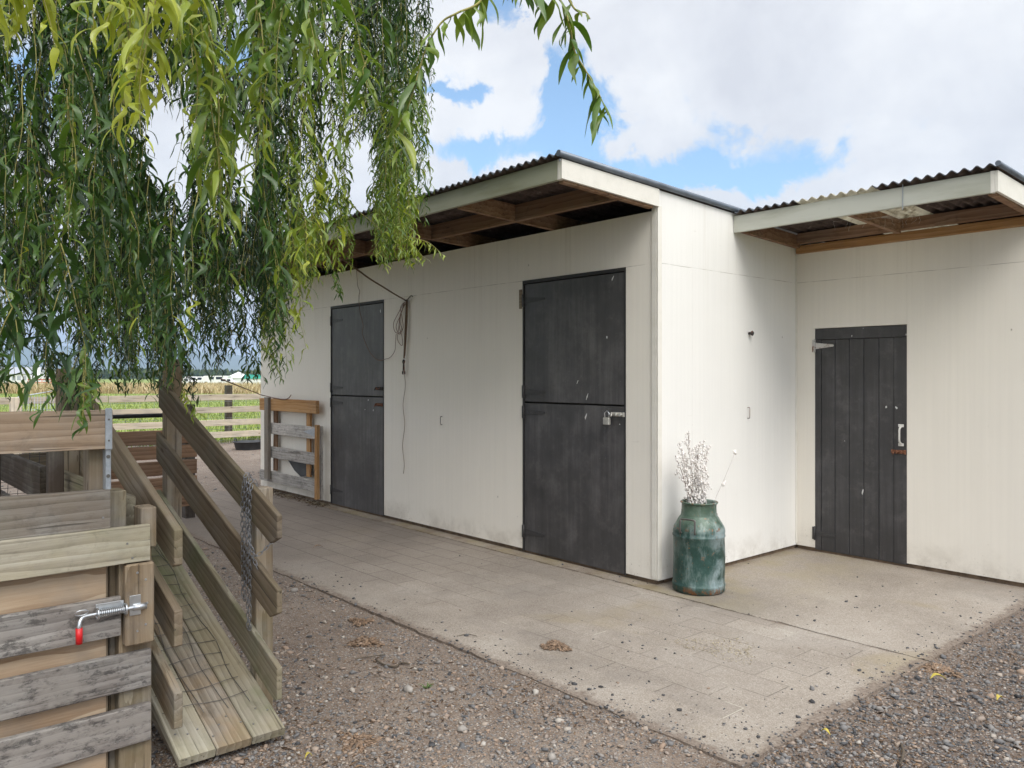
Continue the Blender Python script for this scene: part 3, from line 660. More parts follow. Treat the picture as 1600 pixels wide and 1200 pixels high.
def slopebox(name, x0, x1, y0, y1, zf, top, bot, mat):
    bm = prism_bm([(y0, zf(y0) + bot), (y1, zf(y1) + bot), (y1, zf(y1) + top), (y0, zf(y0) + top)], x1 - x0, 0.002, x0)
    M = Matrix(((0, 1, 0, 0), (1, 0, 0, 0), (0, 0, 1, 0), (0, 0, 0, 1)))
    bmesh.ops.transform(bm, matrix=M, verts=bm.verts); bmesh.ops.recalc_face_normals(bm, faces=bm.faces)
    return bm_obj(name, bm, mat, B)
def lboard(name, a, b, w_, t_, mat, up=(0, 0, 1)): return board(name, a, b, w_, t_, mat, B, up, wob=0.0006)
lboard('fascia', (-7.08, -1.008, 2.93), (-0.022, -1.008, 2.93), 0.138, 0.025, MAT['fascia_paint'])
box('fascia_end', (-0.021, -1.022, 2.862), (0.002, -0.99, 2.999), MAT['trim_paint'], B)
slopebox('barge_board', 0.003, 0.024, -1.022, -0.004, ZR, -0.003, -0.135, MAT['trim_paint'])
slopebox('rafter', -0.045, 0.001, -0.985, -0.05, ZR, -0.015, -0.15, MAT['wood_rafter'])
lboard('fascia', (0.012, 0.992, 2.812), (1.372, 0.992, 2.812), 0.14, 0.025, MAT['fascia_annex'])
lboard('fascia', (1.376, 0.992, 2.812), (1.925, 0.992, 2.812), 0.14, 0.025, MAT['fascia_annex'])
box('fascia_end', (1.925, 0.978, 2.742), (1.95, 1.01, 2.884), MAT['trim_paint'], B)
slopebox('barge_board', 1.951, 1.972, 0.978, 5.3, ZA, -0.003, -0.14, MAT['trim_paint'])
slopebox('rafter', 1.90, 1.948, 1.012, 2.2, ZA, -0.015, -0.15, MAT['wood_rafter'])
tube('roof_capping', [(0.028, y, ZR(y) + 0.024) for y in (-1.06, 0.5, 2, 5.4)], 0.022, MAT['capping'], B, 12)
box('barge_flashing', (0.026, -1.05, 2.975), (0.030, -1.04, 2.99), MAT['capping'], B, 0)
tube('roof_capping', [(1.985, y, ZA(y) + 0.028) for y in (0.93, 2, 5.4)], 0.018, MAT['capping'], B, 12)
lboard('purlin', (-7.05, -0.41, ZR(-0.41) - 0.084), (-0.047, -0.41, ZR(-0.41) - 0.084), 0.135, 0.045, MAT['wood_rafter'])
for k in range(6):
    x = -1.13 - 1.17 * k
    slopebox('rafter', x - 0.022, x + 0.022, -0.993, -0.434, ZR, -0.018, -0.150, MAT['wood_rafter'])
    slopebox('rafter', x - 0.022, x + 0.022, -0.386, 0.60, ZR, -0.018, -0.150, MAT['wood_rafter'])
lboard('wall_plate', (0.02, 1.975, 2.702), (1.895, 1.975, 2.702), 0.07, 0.045, MAT['wood_orange'])
lboard('purlin', (0.065, 1.915, 2.790), (1.895, 1.915, 2.790), 0.095, 0.045, MAT['wood_rafter'])
slopebox('rafter', 0.935, 0.975, 1.006, 1.89, ZA, -0.018, -0.13, MAT['wood_rafter'])
slopebox('rafter', 0.02, 0.06, 1.006, 1.95, ZA, -0.018, -0.13, MAT['wood_rafter'])
box('downpipe_clip', (1.372, 0.974, 2.72), (1.376, 0.979, 2.90), MAT['zinc'], B, 0)
# cobwebby wisps hanging under the annex eave and a dead twig under the main eave
bm = bmesh.new(); r = rng(5)
for k in range(14):
    x = 0.75 + r.uniform(0, 0.7); y = r.uniform(1.02, 1.5); z = 2.74; P = [(x, y, z)]
    for i in range(5): P.append((P[-1][0] + r.normal(0, 0.006), P[-1][1] + r.normal(0, 0.006), P[-1][2] - r.uniform(0.006, 0.018)))
    tube_bm([(1.1, 1.25, 2.745)] + P, 0.0006, 3, bm)
bm_obj('cobweb', bm, MAT['white_paint'], B)
bm = bmesh.new()
for k in range(9):
    x, y, z = -2.3, -0.42, 2.83; P = [(x + r.normal(0, 0.03), y, z)]
    for i in range(5): P.append((P[-1][0] + r.normal(0, 0.012), P[-1][1] + r.normal(0, 0.01), P[-1][2] - r.uniform(0.01, 0.04)))
    tube_bm(P, [0.004, 0.004, 0.003, 0.003, 0.002, 0.001], 4, bm)
props(bm_obj('twig_clump', bm, MAT['wood_dark']), 'dark ragged twig clump dangling from the purlin under the long eave', 'dead twigs')

# stable doors
def splats(bm, pts, y, seed):
    r = rng(seed)
    for (x, z, sx, sz, an) in pts:
        n = 10; c, s = math.cos(an), math.sin(an); vs = []
        for i in range(n):
            a = i * 2 * math.pi / n; q = r.uniform(0.55, 1.25); dx, dz = math.cos(a) * sx * q, math.sin(a) * sz * q
            vs.append(bm.verts.new((x + dx * c - dz * s, y, z + dx * s + dz * c)))
        f = bm.faces.new(vs); f.material_index = 1
def strap_hinge(parent, x, z, L, mat, yf, s=1):
    bm = box_bm((x - 0.022, yf - 0.012, z - 0.055), (x + 0.006, yf + 0.01, z + 0.055), 0.002)
    prism_bm([(x + 0.006, z - 0.028), (x + L, z - 0.009), (x + L + 0.006, z), (x + L, z + 0.009), (x + 0.006, z + 0.028)], 0.004, 0.001, yf - 0.004, bm)
    tube_bm([(x, yf - 0.010, z - 0.06), (x, yf - 0.010, z + 0.06)], 0.007, 8, bm)
    for u in (0.25, 0.55, 0.88): disc_bm(bm, (x + L * u, yf - 0.004, z), (0, -1, 0), 0.005, 0.002, 0)
    return bm_obj('hinge', bm, mat, parent)
def bolt(parent, x0, x1, z, mat, yf):
    bm = box_bm((x0, yf - 0.004, z - 0.016), (x1, yf, z + 0.016), 0.001)
    tube_bm([(x0 + 0.005, yf - 0.014, z), (x1 + 0.02, yf - 0.014, z)], 0.0065, 8, bm)
    for u in (0.15, 0.5, 0.85):
        xx = x0 + (x1 - x0) * u; box_bm((xx - 0.008, yf - 0.024, z - 0.013), (xx + 0.008, yf - 0.003, z + 0.013), 0.003, bm)
    tube_bm([(x0 + 0.03, yf - 0.016, z), (x0 + 0.03, yf - 0.034, z - 0.004), (x0 + 0.03, yf - 0.040, z - 0.022)], 0.005, 6, bm)
    box_bm((x1 + 0.008, yf - 0.022, z - 0.018), (x1 + 0.022, yf - 0.002, z + 0.018), 0.002, bm)
    return bm_obj('bolt', bm, mat, parent)
def stable_door(x0, x1, spl, label, hseed):
    bm = box_bm((x0, -0.006, DT - 0.028), (x1, 0.07, DT), 0.001)
    box_bm((x0, -0.005, 0.02), (x0 + 0.016, 0.07, DT - 0.028), 0.001, bm); box_bm((x1 - 0.016, -0.005, 0.02), (x1, 0.07, DT - 0.028), 0.001, bm)
    fr = bm_obj('stable_door', bm, MAT['door_frame'], B); fr['label'] = label
    for (a, b, kk) in ((0.022, 1.324, 0), (1.338, DT - 0.034, 1)):
        bm = box_bm((x0 + 0.02, 0.004, a), (x1 - 0.02, 0.045, b), 0.0025)
        splats(bm, [s for s in spl if a < s[1] < b], 0.0025, hseed)
        lf = bm_obj('door_leaf', bm, [MAT['door_stain'], MAT['splat']], fr); lf['label'] = 'lower door leaf' if kk == 0 else 'upper door leaf'
    box('door_lining', (x0 + 0.016, 0.06, 0.0), (x1 - 0.016, 0.064, DT - 0.03), MAT['interior'], fr, 0)
    for z in (0.19, 1.245, 1.425, 2.23): strap_hinge(fr, x0 + 0.016, z, 0.26, MAT['hinge_black'], 0.002)
    return fr
def spx(lst, y=0.0):
    o = []
    for (px, py, sx, sz, an) in lst:
        p = hit(px, py, 1, y); o.append((p.x, p.z, sx, sz, an))
    return o
dA = stable_door(*D2, spx([(957, 435, 0.008, 0.024, -0.5), (948, 527, 0.006, 0.012, 0), (902, 597, 0.004, 0.022, -0.5), (917, 620, 0.007, 0.028, -0.4), (915, 651, 0.010, 0.028, -0.35), (968, 663, 0.006, 0.004, 0)]), 'black split door nearest the building corner', 3)
dB = stable_door(*D1, spx([(594, 486, 0.008, 0.022, 0.2), (575, 625, 0.008, 0.010, 0), (570, 640, 0.005, 0.006, 0), (583, 641, 0.006, 0.012, 0)]), 'black split door farther along the wall', 4)
box('hinge_plate', (D2[0] - 0.045, -0.008, 2.16), (D2[0] - 0.008, 0.001, 2.33), MAT['wood_tan'], B)
bolt(dA, -0.46, -0.335, 1.262, MAT['brass_silver'], 0.003)
bolt(dB, -3.96, -3.83, 1.425, MAT['rust_dark'], 0.003); bolt(dB, -3.96, -3.83, 1.245, MAT['rust'], 0.003)
# padlock
pl_ = thing('padlock', 'small silver padlock hanging on the bolt of the corner stable door', 'padlock', (-0.475, -0.03, 1.235))
bm = tube_bm([(-0.497, -0.03, 1.235), (-0.50, -0.03, 1.27), (-0.475, -0.028, 1.29), (-0.452, -0.03, 1.268), (-0.455, -0.03, 1.235)], 0.0045, 8)
bm_obj('shackle', bm, MAT['steel'], pl_)
bm_obj('lock_body', box_bm((-0.51, -0.043, 1.178), (-0.445, -0.017, 1.236), 0.005), MAT['brass_silver'], pl_)
# annex door
x0, x1 = D3; yf = 1.984
bm = box_bm((x0, yf, 1.885), (x1, yf + 0.03, 1.98), 0.002); box_bm((x0, yf, 0.02), (x0 + 0.055, yf + 0.03, 1.883), 0.002, bm); box_bm((x1 - 0.105, yf, 0.02), (x1, yf + 0.03, 1.883), 0.002, bm)
wb = (x1 - 0.105 - x0 - 0.055) / 5
for i in range(5):
    a = x0 + 0.055 + wb * i; box_bm((a + 0.0015, yf + 0.004, 0.02), (a + wb - 0.0015, yf + 0.028, 1.883), 0.004, bm)
splats(bm, [(p[0], p[1], p[2], p[3], p[4]) for p in spx([(1385, 636, 0.007, 0.010, 0), (1401, 637, 0.008, 0.013, 0.3), (1348, 769, 0.006, 0.022, -0.2), (1331, 525, 0.006, 0.008, 0), (1320, 689, 0.003, 0.004, 0), (1349, 513, 0.004, 0.004, 0), (1416, 523, 0.004, 0.010, 0)], 1.984)], yf - 0.0015, 9)
AD = bm_obj('annex_door', bm, [MAT['door_boards'], MAT['splat']], B); AD['label'] = 'narrow black boarded annex door'
box('door_lining', (x0 + 0.003, yf + 0.04, 0.0), (x1 - 0.003, yf + 0.045, 1.98), MAT['interior'], AD, 0)
strap_hinge(AD, x0, 1.83, 0.17, MAT['rusty_white'], yf); strap_hinge(AD, x0, 0.165, 0.19, MAT['hinge_black'], yf)
def onp(px, py, y): p = hit(px, py, 1, y); return p
p = onp(1408, 680, yf)
bm = tube_bm(catmull([(p.x, yf - 0.004, p.z + 0.07), (p.x, yf - 0.032, p.z + 0.05), (p.x, yf - 0.036, p.z), (p.x, yf - 0.032, p.z - 0.05), (p.x, yf - 0.004, p.z - 0.07)], 5), 0.008, 8)
for s in (-1, 1):
    box_bm((p.x - 0.022, yf - 0.005, p.z + s * 0.078 - 0.012), (p.x + 0.022, yf, p.z + s * 0.078 + 0.012), 0.002, bm)
bm_obj('handle', bm, MAT['white_paint'], AD)
bolt(AD, 0.855, 0.955, onp(1405, 706, yf).z, MAT['rust'], yf)
# wall fittings
p = hit(1170, 521, 0, 0.008); bm = tube_bm([(0.006, p.y, p.z), (0.04, p.y, p.z)], 0.012, 10); tube_bm([(0.035, p.y, p.z), (0.042, p.y, p.z), (0.05, p.y, p.z)], [0.018, 0.022, 0.014], 12, bm)
bm_obj('wall_knob', bm, MAT['rust_dark'], B)
def staple(p, n, h, mat):
    n = Vector(n); a = Vector(p)
    bm = tube_bm([a + UP * h, a + n * 0.02 + UP * h, a + n * 0.022 + UP * (h - 0.01), a + n * 0.022 - UP * (h - 0.01), a + n * 0.02 - UP * h, a - UP * h], 0.003, 6); return bm_obj('wall_hook', bm, mat, B)
p = hit(1168, 645, 0, 0.008); staple(p, (1, 0, 0), 0.045, MAT['rust_dark'])
p = hit(691, 657, 1, 0.0); staple(p, (0, -1, 0), 0.04, MAT['rust_dark'])

# rope, cable and wire on the front wall
a0 = hit(635, 470, 1, -0.02); z0 = a0.z; xr = a0.x
e0 = Vector((xr - 0.03, -0.98, 2.86))
rp = thing('rope', 'brown rope from the eave to a wall hook between the split doors, ending in clips', 'rope', a0)
for dx in (0, 0.018):
    n = 20; P = [e0.lerp(a0, i / n) + Vector((dx * (1 - i / n) + 0.004 * math.sin(i), 0, -0.03 * math.sin(math.pi * i / n))) for i in range(n + 1)]
    tube('rope_strand', P, 0.0075, MAT['rope'], rp, 6)
pb = hit(632, 560, 1, -0.02)
tube('rope_strand', catmull([a0, a0 + Vector((0.004, -0.01, -0.2)), (pb.x, -0.025, pb.z)], 8), 0.009, MAT['rope'], rp, 6)
tube('rope_strand', catmull([a0 + Vector((0.02, 0, 0)), a0 + Vector((0.022, -0.01, -0.25)), (pb.x + 0.012, -0.025, pb.z + 0.03)], 8), 0.007, MAT['rope'], rp, 6)
bm = bmesh.new()
for s in (-1, 1):
    c = Vector((pb.x, -0.03, pb.z - 0.035)); P = [c + Vector((0.014 * math.cos(a), 0.004 * s, 0.022 * math.sin(a))) for a in np.linspace(0, 2 * math.pi, 12)[:-1]]
    tube_bm(P, 0.004, 6, bm, closed=True)
    tube_bm([c + Vector((0.006 * s, 0, -0.02)), c + Vector((0.010 * s, 0, -0.08)), c + Vector((0.014 * s, 0, -0.135)), c + Vector((0.024 * s, 0, -0.125)), c + Vector((0.022 * s, 0, -0.10))], 0.0055, 6, bm)
bm_obj('snap_hook', bm, MAT['rust_dark'], rp)
bm = tube_bm(catmull([(a0.x - 0.01, 0.0, a0.z + 0.005), (a0.x, -0.04, a0.z), (a0.x + 0.06, -0.045, a0.z + 0.01), (a0.x + 0.10, -0.03, a0.z + 0.045), (a0.x + 0.13, -0.03, a0.z + 0.035)], 5), 0.005, 6)
bm_obj('wall_hook', bm, MAT['rust_dark'], B)
bm = bmesh.new()
for (pts) in ([(632, 472), (622, 490), (615, 505), (617, 518), (624, 520), (630, 512), (628, 495), (626, 480), (632, 472)],
              [(633, 472), (626, 492), (619, 510), (624, 522), (628, 515), (625, 500), (631, 474)],
              [(633, 473), (627, 488), (624, 505), (622, 520), (621, 530), (626, 539), (629, 538), (628, 525), (624, 510), (626, 490), (634, 474)],
              [(619, 522), (618, 535), (617, 548), (610, 558), (602, 561), (592, 563), (582, 556), (574, 543), (567, 525), (566, 517), (568, 510)],
              [(568, 510), (563, 490), (561, 474), (561, 462), (562, 455), (559, 447), (558, 435), (557, 420), (556, 405)]):
    tube_bm(catmull([hit(x, y, 1, -0.022) for x, y in pts], 6), 0.0035, 5, bm)
props(bm_obj('cable', bm, MAT['thin_wire']), 'thin brown cable coiled on the wall hook and looping across the farther split door', 'cable')
P = [hit(632 + 1.5 * math.sin(i * 1.1) - i * 0.15, 586 + i * 11, 1, -0.02) for i in range(15)]
props(tube('hanging_wire', catmull(P, 3), 0.0028, MAT['thin_wire']), 'long thin wire dangling down the wall below the rope clip', 'wire')

# ------------------------------------------------------------------ pallet gate leaning by the far corner of the wall
PG = thing('pallet_gate', 'small gate of orange and weathered rails leaning on the wall beside the far split door', 'gate', (hit(450, 765, 1, -0.08).x, -0.08, 0))
def wall_board(xa, ya, xb, yb, w_, t_, mat, off, name='rail', vert=False):
    a = hit(xa, ya, 1, -off); b = hit(xb, yb, 1, -off)
    if vert: b = Vector((a.x, a.y, b.z))
    else: b = Vector((b.x, b.y, a.z))
    return board(name, a, b, w_, t_, mat, PG, up=(0, 0, 1) if not vert else (1, 0, 0))
wall_board(431, 622, 431, 735, 0.10, 0.03, MAT['wood_rafter'], 0.05, 'upright', True)
wall_board(483, 640, 483, 745, 0.10, 0.03, MAT['wood_orange'], 0.05, 'upright', True)
wall_board(408, 631, 496, 632, 0.16, 0.045, MAT['wood_orange'], 0.09, 'rail')
wall_board(424, 669, 493, 671, 0.15, 0.03, MAT['wood_white'], 0.085, 'rail')
wall_board(424, 706, 493, 708, 0.15, 0.03, MAT['wood_white'], 0.085, 'rail')
wall_board(407, 741, 493, 744, 0.14, 0.03, MAT['wood_white'], 0.085, 'rail')
wall_board(418, 621, 418, 748, 0.12, 0.045, MAT['wood_greytan'], 0.13, 'upright', True)
wall_board(495.5, 664, 495.5, 780, 0.055, 0.045, MAT['wood_orange'], 0.12, 'upright', True)
wall_board(502, 666, 502, 781, 0.06, 0.03, MAT['wood_white'], 0.06, 'upright', True)
a = hit(474, 674, 1, -0.104); b = hit(493, 674, 1, -0.104)
bm = prism_bm([(a.x, a.z), (b.x, a.z + 0.06), (b.x, a.z - 0.06)], 0.003, 0, -0.105); bm_obj('hinge_plate', bm, MAT['zinc'], PG)
# torn dark rubber flap behind it
bm = bmesh.new(); P = [(444, 712), (458, 716), (474, 722), (484, 728), (488, 742), (470, 745), (460, 735), (452, 722)]
vs = [bm.verts.new(hit(x, y, 1, -0.045)) for x, y in P]; vf = [bm.verts.new(v.co + Vector((0, 0.01, 0))) for v in vs]; bm.faces.new(vs); bm.faces.new(vf[::-1])
for i in range(len(P)): bm.faces.new((vs[i], vs[(i + 1) % len(P)], vf[(i + 1) % len(P)], vf[i]))
bmesh.ops.recalc_face_normals(bm, faces=bm.faces)
props(bm_obj('rubber_flap', bm, MAT['rubber']), 'torn dark rubber flap wedged behind the rails of the small leaning gate', 'rubber flap')
wp = [hit(345, 592, 1, -2.2)] + [hit(375, 604, 1, -1.2), hit(396, 612, 1, -0.5), hit(412, 618, 1, -0.15), hit(445, 624, 1, -0.12), hit(455, 617, 1, -0.1)]
props(tube('loose_wire', catmull(wp, 5), 0.006, MAT['thin_wire']), 'loose springy wire sticking out past the far wall corner from the small leaning gate', 'wire')

# ------------------------------------------------------------------ milk can with twigs
CX, CY = 0.275, 0.135
can = thing('milk_can', 'old dented green metal milk can with rust spots standing at the building corner', 'milk can', (CX, CY, 0))
prof = [(0.0, 0.004), (0.176, 0.004), (0.187, 0.010), (0.188, 0.045), (0.190, 0.052), (0.188, 0.060), (0.183, 0.068), (0.184, 0.12), (0.184, 0.25), (0.185, 0.395), (0.190, 0.402), (0.190, 0.410), (0.186, 0.416), (0.187, 0.437), (0.185, 0.452),
        (0.178, 0.470), (0.158, 0.503), (0.138, 0.535), (0.130, 0.545), (0.126, 0.552), (0.125, 0.60), (0.125, 0.628), (0.127, 0.633), (0.134, 0.636), (0.136, 0.642), (0.133, 0.648), (0.124, 0.648), (0.119, 0.640), (0.118, 0.57), (0.12, 0.5), (0.0, 0.48)]
n = 56; V = []; F = []
for j, (rr, z) in enumerate(prof):
    for i in range(n):
        a = i * 2 * math.pi / n; q = Vector((math.cos(a) * rr, math.sin(a) * rr, z))
        dn = mnoise.noise(q * 7) * 0.006 + mnoise.noise(q * 17 + Vector((4, 0, 0))) * 0.0025
        if 0.07 < z < 0.39 and rr > 0.1: dn -= 0.014 * math.exp(-(((a - 5.2) * 0.18) ** 2 + (z - 0.27) ** 2) / 0.0025)
        if rr < 0.001: dn = 0
        V.append((math.cos(a) * (rr + dn), math.sin(a) * (rr + dn), z))
for j in range(len(prof) - 1):
    for i in range(n): F.append((j * n + i, j * n + (i + 1) % n, (j + 1) * n + (i + 1) % n, (j + 1) * n + i))
bm = bmesh.new(); vs = [bm.verts.new(v) for v in V]
for f in F: bm.faces.new([vs[i] for i in f])
bmesh.ops.remove_doubles(bm, verts=bm.verts, dist=1e-6); bmesh.ops.recalc_face_normals(bm, faces=bm.faces)
bm_obj('body', bm, MAT['can_green'], can, Matrix.Translation((CX, CY, 0)), smooth=True)
tc = Vector((CX, CY, 0))
for ang in (-1.36, 1.78):
    d = Vector((math.cos(ang), math.sin(ang), 0)); s = Vector((-d.y, d.x, 0))
    P = [tc + d * 0.184 - s * 0.052 + UP * 0.44, tc + d * 0.200 - s * 0.056 + UP * 0.455, tc + d * 0.197 - s * 0.055 + UP * 0.52, tc + d * 0.192 - s * 0.045 + UP * 0.538, tc + d * 0.192 + s * 0.045 + UP * 0.538,
         tc + d * 0.197 + s * 0.055 + UP * 0.52, tc + d * 0.200 + s * 0.056 + UP * 0.455, tc + d * 0.184 + s * 0.052 + UP * 0.44]
    tube('handle', catmull(P, 4), 0.0065, MAT['wire_steel'], can, 8)
def blob_bm(bm, c, r_, seed, mi=0, k=1):
    c = Vector(c); s = bmesh.ops.create_icosphere(bm, subdivisions=k, radius=r_)
    for v in s['verts']:
        q = 1 + 0.45 * mnoise.noise(v.co / r_ * 1.7 + Vector((seed * 3.1, seed, 0))); v.co = Vector((v.co.x * q, v.co.y * q, v.co.z * q * 1.15)) + c
r = rng(11)
tw = [(1055, 712), (1061, 690), (1066, 700), (1070, 686), (1076, 674), (1079, 700), (1083, 704), (1088, 695), (1094, 690), (1099, 688), (1104, 700), (1107, 697), (1064, 722), (1090, 722), (1058, 735), (1073, 716), (1086, 712), (1097, 716), (1069, 706), (1102, 728)]
for i, (px, py) in enumerate(tw):
    dd = 5.87 + r.uniform(-0.09, 0.09); top = at(px, py, dd); base = Vector((CX + r.uniform(-0.06, 0.06), CY + r.uniform(-0.06, 0.06), 0.50))
    rank = sorted(q[0] + q[1] * 1e-4 for q in tw).index(px + py * 1e-4)
    T = thing('white_twig', ('tallest white tufted twig in the bunch in the milk can' if py == 674 else 'white tufted twig in the milk can, %s from the left of the bunch' % ['first', 'second', 'third', 'fourth', 'fifth', 'sixth', 'seventh', 'eighth', 'ninth', 'tenth', 'eleventh', 'twelfth', 'thirteenth', 'fourteenth', 'fifteenth', 'sixteenth', 'seventeenth', 'eighteenth', 'nineteenth', 'twentieth'][rank]), 'decorative twig', base, 'white tufted twigs in the milk can')
    mid = base.lerp(top, 0.5) + Vector((r.normal(0, 0.012), r.normal(0, 0.012), 0))
    P = catmull([base, base.lerp(top, 0.25) + Vector((r.normal(0, 0.006), r.normal(0, 0.006), 0)), mid, base.lerp(top, 0.78) + Vector((r.normal(0, 0.008), r.normal(0, 0.008), 0)), top], 4)
    tube('stem', P, [0.0032] * 8 + [0.0025] * (len(P) - 8), MAT['twig_stem'] if i % 4 == 0 else MAT['twig_white'], T, 5)
    for u in (0.32, 0.50, 0.68, 0.84, 0.99):
        q = P[min(len(P) - 1, int(u * (len(P) - 1)))]; bm = bmesh.new()
        for k in range(9): blob_bm(bm, q + Vector((r.normal(0, 0.009), r.normal(0, 0.009), r.normal(0, 0.016))), r.uniform(0.0045, 0.0095), i * 7 + k + u * 10)
        bm_obj('tuft', bm, MAT['tuft'], T)
base = Vector((CX + 0.09, CY + 0.05, 0.55)); top = at(1148, 708, 6.0)
T = thing('white_twig', 'single white twig leaning out to the right of the milk can, away from the bunch', 'decorative twig', base, 'white tufted twigs in the milk can')
P = catmull([base, at(1117, 782, 5.95), at(1130, 752, 5.97), at(1140, 728, 5.98), top], 4)
tube('stem', P, 0.0028, MAT['twig_white'], T, 5)
for q in (at(1131, 755, 5.97), top):
    bm = bmesh.new()
    for k in range(5): blob_bm(bm, q + Vector((r.normal(0, 0.006), r.normal(0, 0.006), r.normal(0, 0.011))), r.uniform(0.009, 0.015), k + 50)
    bm_obj('tuft', bm, MAT['tuft'], T)

# ------------------------------------------------------------------ the stockyard at left: gate and fence in the plane X = 0.568
GX = 0.568
def gy(px): return hit(px, HY, 0, GX).y
def gboard(parent, pxr, ztop, zbot, mat, t_=0.03, off=0.0, y0=-5.6, screws=None, name='rail', tilt=0.0):
    ye = gy(pxr); zc = (ztop + zbot) / 2
    return board(name, (GX - t_ / 2 + off, y0, zc - tilt), (GX - t_ / 2 + off, ye, zc), ztop - zbot, t_, mat, parent, screws=screws)
YG = thing('yard_gate', 'heavy timber yard gate with galvanised strap and red handled sprung latch, nearest the camera', 'gate', (GX, -4.6, 0))
g1 = gboard(YG, 176, 1.437, 1.290, MAT['wood_pink'], 0.045, screws=None)
gboard(YG, 172.5, 1.141, 0.993, MAT['wood_greytan'], 0.045, screws=[(0.985, -0.2)])
gboard(YG, 189, 0.735, 0.588, MAT['wood_grey'], 0.03)
ys = gy(171)
box('inner_sheet', (GX - 0.062, -5.6, 0.08), (GX - 0.045, ys, 0.985), MAT['ply_sheet'], YG, 0.001)
def vpost(parent, x0_, x1_, y0_, y1_, za, zb, mat, name='post', bevel=0.004):
    cx, cy = (x0_ + x1_) / 2, (y0_ + y1_) / 2
    M = frame((cx, cy, (za + zb) / 2), (0, 0, 1), (1, 0, 0)); L = zb - za; hx, hy = (x1_ - x0_) / 2, (y1_ - y0_) / 2
    # local X up, local Z = world X, local Y = world +-Y
    bm = prism_bm([(-L / 2, -hx), (L / 2, -hx), (L / 2, hx), (-L / 2, hx)], hy * 2, bevel); return bm_obj(name, bm, [mat, MAT['screw']], parent, M)
ya, yb = gy(158), gy(176)
vpost(YG, GX - 0.14, GX - 0.050, ya - 0.028, yb - 0.002, 0.05, 1.30, MAT['wood_brown'], 'upright')
bm = box_bm((GX + 0.001, gy(164), 1.288), (GX + 0.006, gy(175), 1.442), 0.002); box_bm((GX - 0.048, gy(164) + 0.004, 1.139), (GX - 0.004, gy(176) - 0.004, 1.289), 0.002, bm)
for z in (1.40, 1.322): disc_bm(bm, (GX + 0.006, gy(169.5), z), (1, 0, 0), 0.004, 0.001)
for z in (1.262, 1.19): disc_bm(bm, (GX - 0.004, gy(169.5), z), (1, 0, 0), 0.007, 0.004)
bm_obj('strap', bm, [MAT['zinc'], MAT['wire_steel']], YG)
# sprung latch
def gp(px, py, o): p = hit(px, py, 0, GX + o); return p
bm = bmesh.new(); a = gp(148, 947, 0.005); b = gp(194, 948, 0.005)
M = None
c1 = gp(148, 962, 0.006); c2 = gp(193, 945, 0.006)
zc = (gp(170, 953, 0.004)).z
box_bm((GX + 0.001, gy(149), zc - 0.018), (GX + 0.005, gy(193), zc + 0.028), 0.001, bm)
bm_obj('latch_plate', bm, MAT['steel'], YG)
zr = zc - 0.002; xr_ = GX + 0.026
tube('latch_rod', catmull([(xr_ + 0.012, gy(119.5), zr - 0.050), (xr_ + 0.012, gy(119.5), zr - 0.028), (xr_ + 0.006, gy(123), zr - 0.008), (xr_, gy(133), zr), (xr_, gy(180), zr), (xr_, gy(221), zr)], 5), 0.0072, MAT['steel'], YG, 10)
tube('grip', [(xr_ + 0.012, gy(119.5), zr - 0.092), (xr_ + 0.012, gy(119.5), zr - 0.036)], 0.0115, MAT['red_grip'], YG, 12)
P = []
for i in range(200):
    a = i / 200 * 2 * math.pi * 13; P.append((xr_ + 0.0125 * math.cos(a), gy(152) + (gy(192) - gy(152)) * i / 200, zr + 0.0125 * math.sin(a)))
tube('latch_spring', P, 0.0022, MAT['steel'], YG, 5)
bm = bmesh.new()
for px in (149.5, 193):
    c = Vector((xr_, gy(px), zr)); tube_bm([c + Vector((0.019 * math.cos(a), 0, 0.019 * math.sin(a))) for a in np.linspace(0, 2 * math.pi, 17)[:-1]], 0.0042, 6, bm, closed=True)
bm_obj('latch_collar', bm, MAT['steel'], YG)
c = Vector((xr_ + 0.006, gy(124), zr + 0.016))
bm = tube_bm([c + Vector((0.008 * math.sin(a), 0.022 * math.cos(a), 0.011 * math.sin(a))) for a in np.linspace(0, 2 * math.pi, 17)[:-1]], 0.0022, 6, closed=True); bm_obj('pull_ring', bm, MAT['steel'], YG)

FN = thing('yard_fence', 'weathered grey rail fence end with a keeper block, directly beside the sprung gate latch', 'fence', (GX, -3.9, 0))
gboard(FN, 233, 0.995, 0.857, MAT['wood_pale'], 0.03, 0.012, screws=[(0.955, 0.05), (0.965, -0.36)])
gboard(FN, 236, 0.515, 0.374, MAT['wood_grey'], 0.03, 0.0, screws=[(0.935, 0.2), (0.96, 0.18), (0.935, -0.25)])
gboard(FN, 236, 0.307, 0.166, MAT['wood_grey'], 0.03, 0.0, screws=[(0.935, 0.25), (0.935, -0.3)])
vpost(FN, GX - 0.13, GX - 0.031, gy(190), gy(241), -0.12, 0.90, MAT['wood_tan'])
vpost(FN, GX - 0.115, GX - 0.025, gy(247) - 0.055, gy(248), 0.90, 1.055, MAT['wood_tan'], 'post_top')
vpost(FN, GX - 0.19, GX - 0.09, gy(190) - 0.02, gy(200) + 0.02, -0.1, 1.12, MAT['wood_tan'])
vpost(FN, GX - 0.028, GX + 0.020, gy(194), gy(239), 0.545, 0.853, MAT['wood_tan'], 'keeper_block', 0.007)
bm = bmesh.new(); yk = gy(212)
box_bm((GX + 0.020, yk - 0.028, zr - 0.030), (GX + 0.024, yk + 0.012, zr + 0.045), 0.001, bm)
tube_bm([(xr_, yk - 0.018, zr), (xr_, yk + 0.03, zr)], 0.0125, 12, bm)
bm_obj('latch_keeper', bm, MAT['steel'], FN)
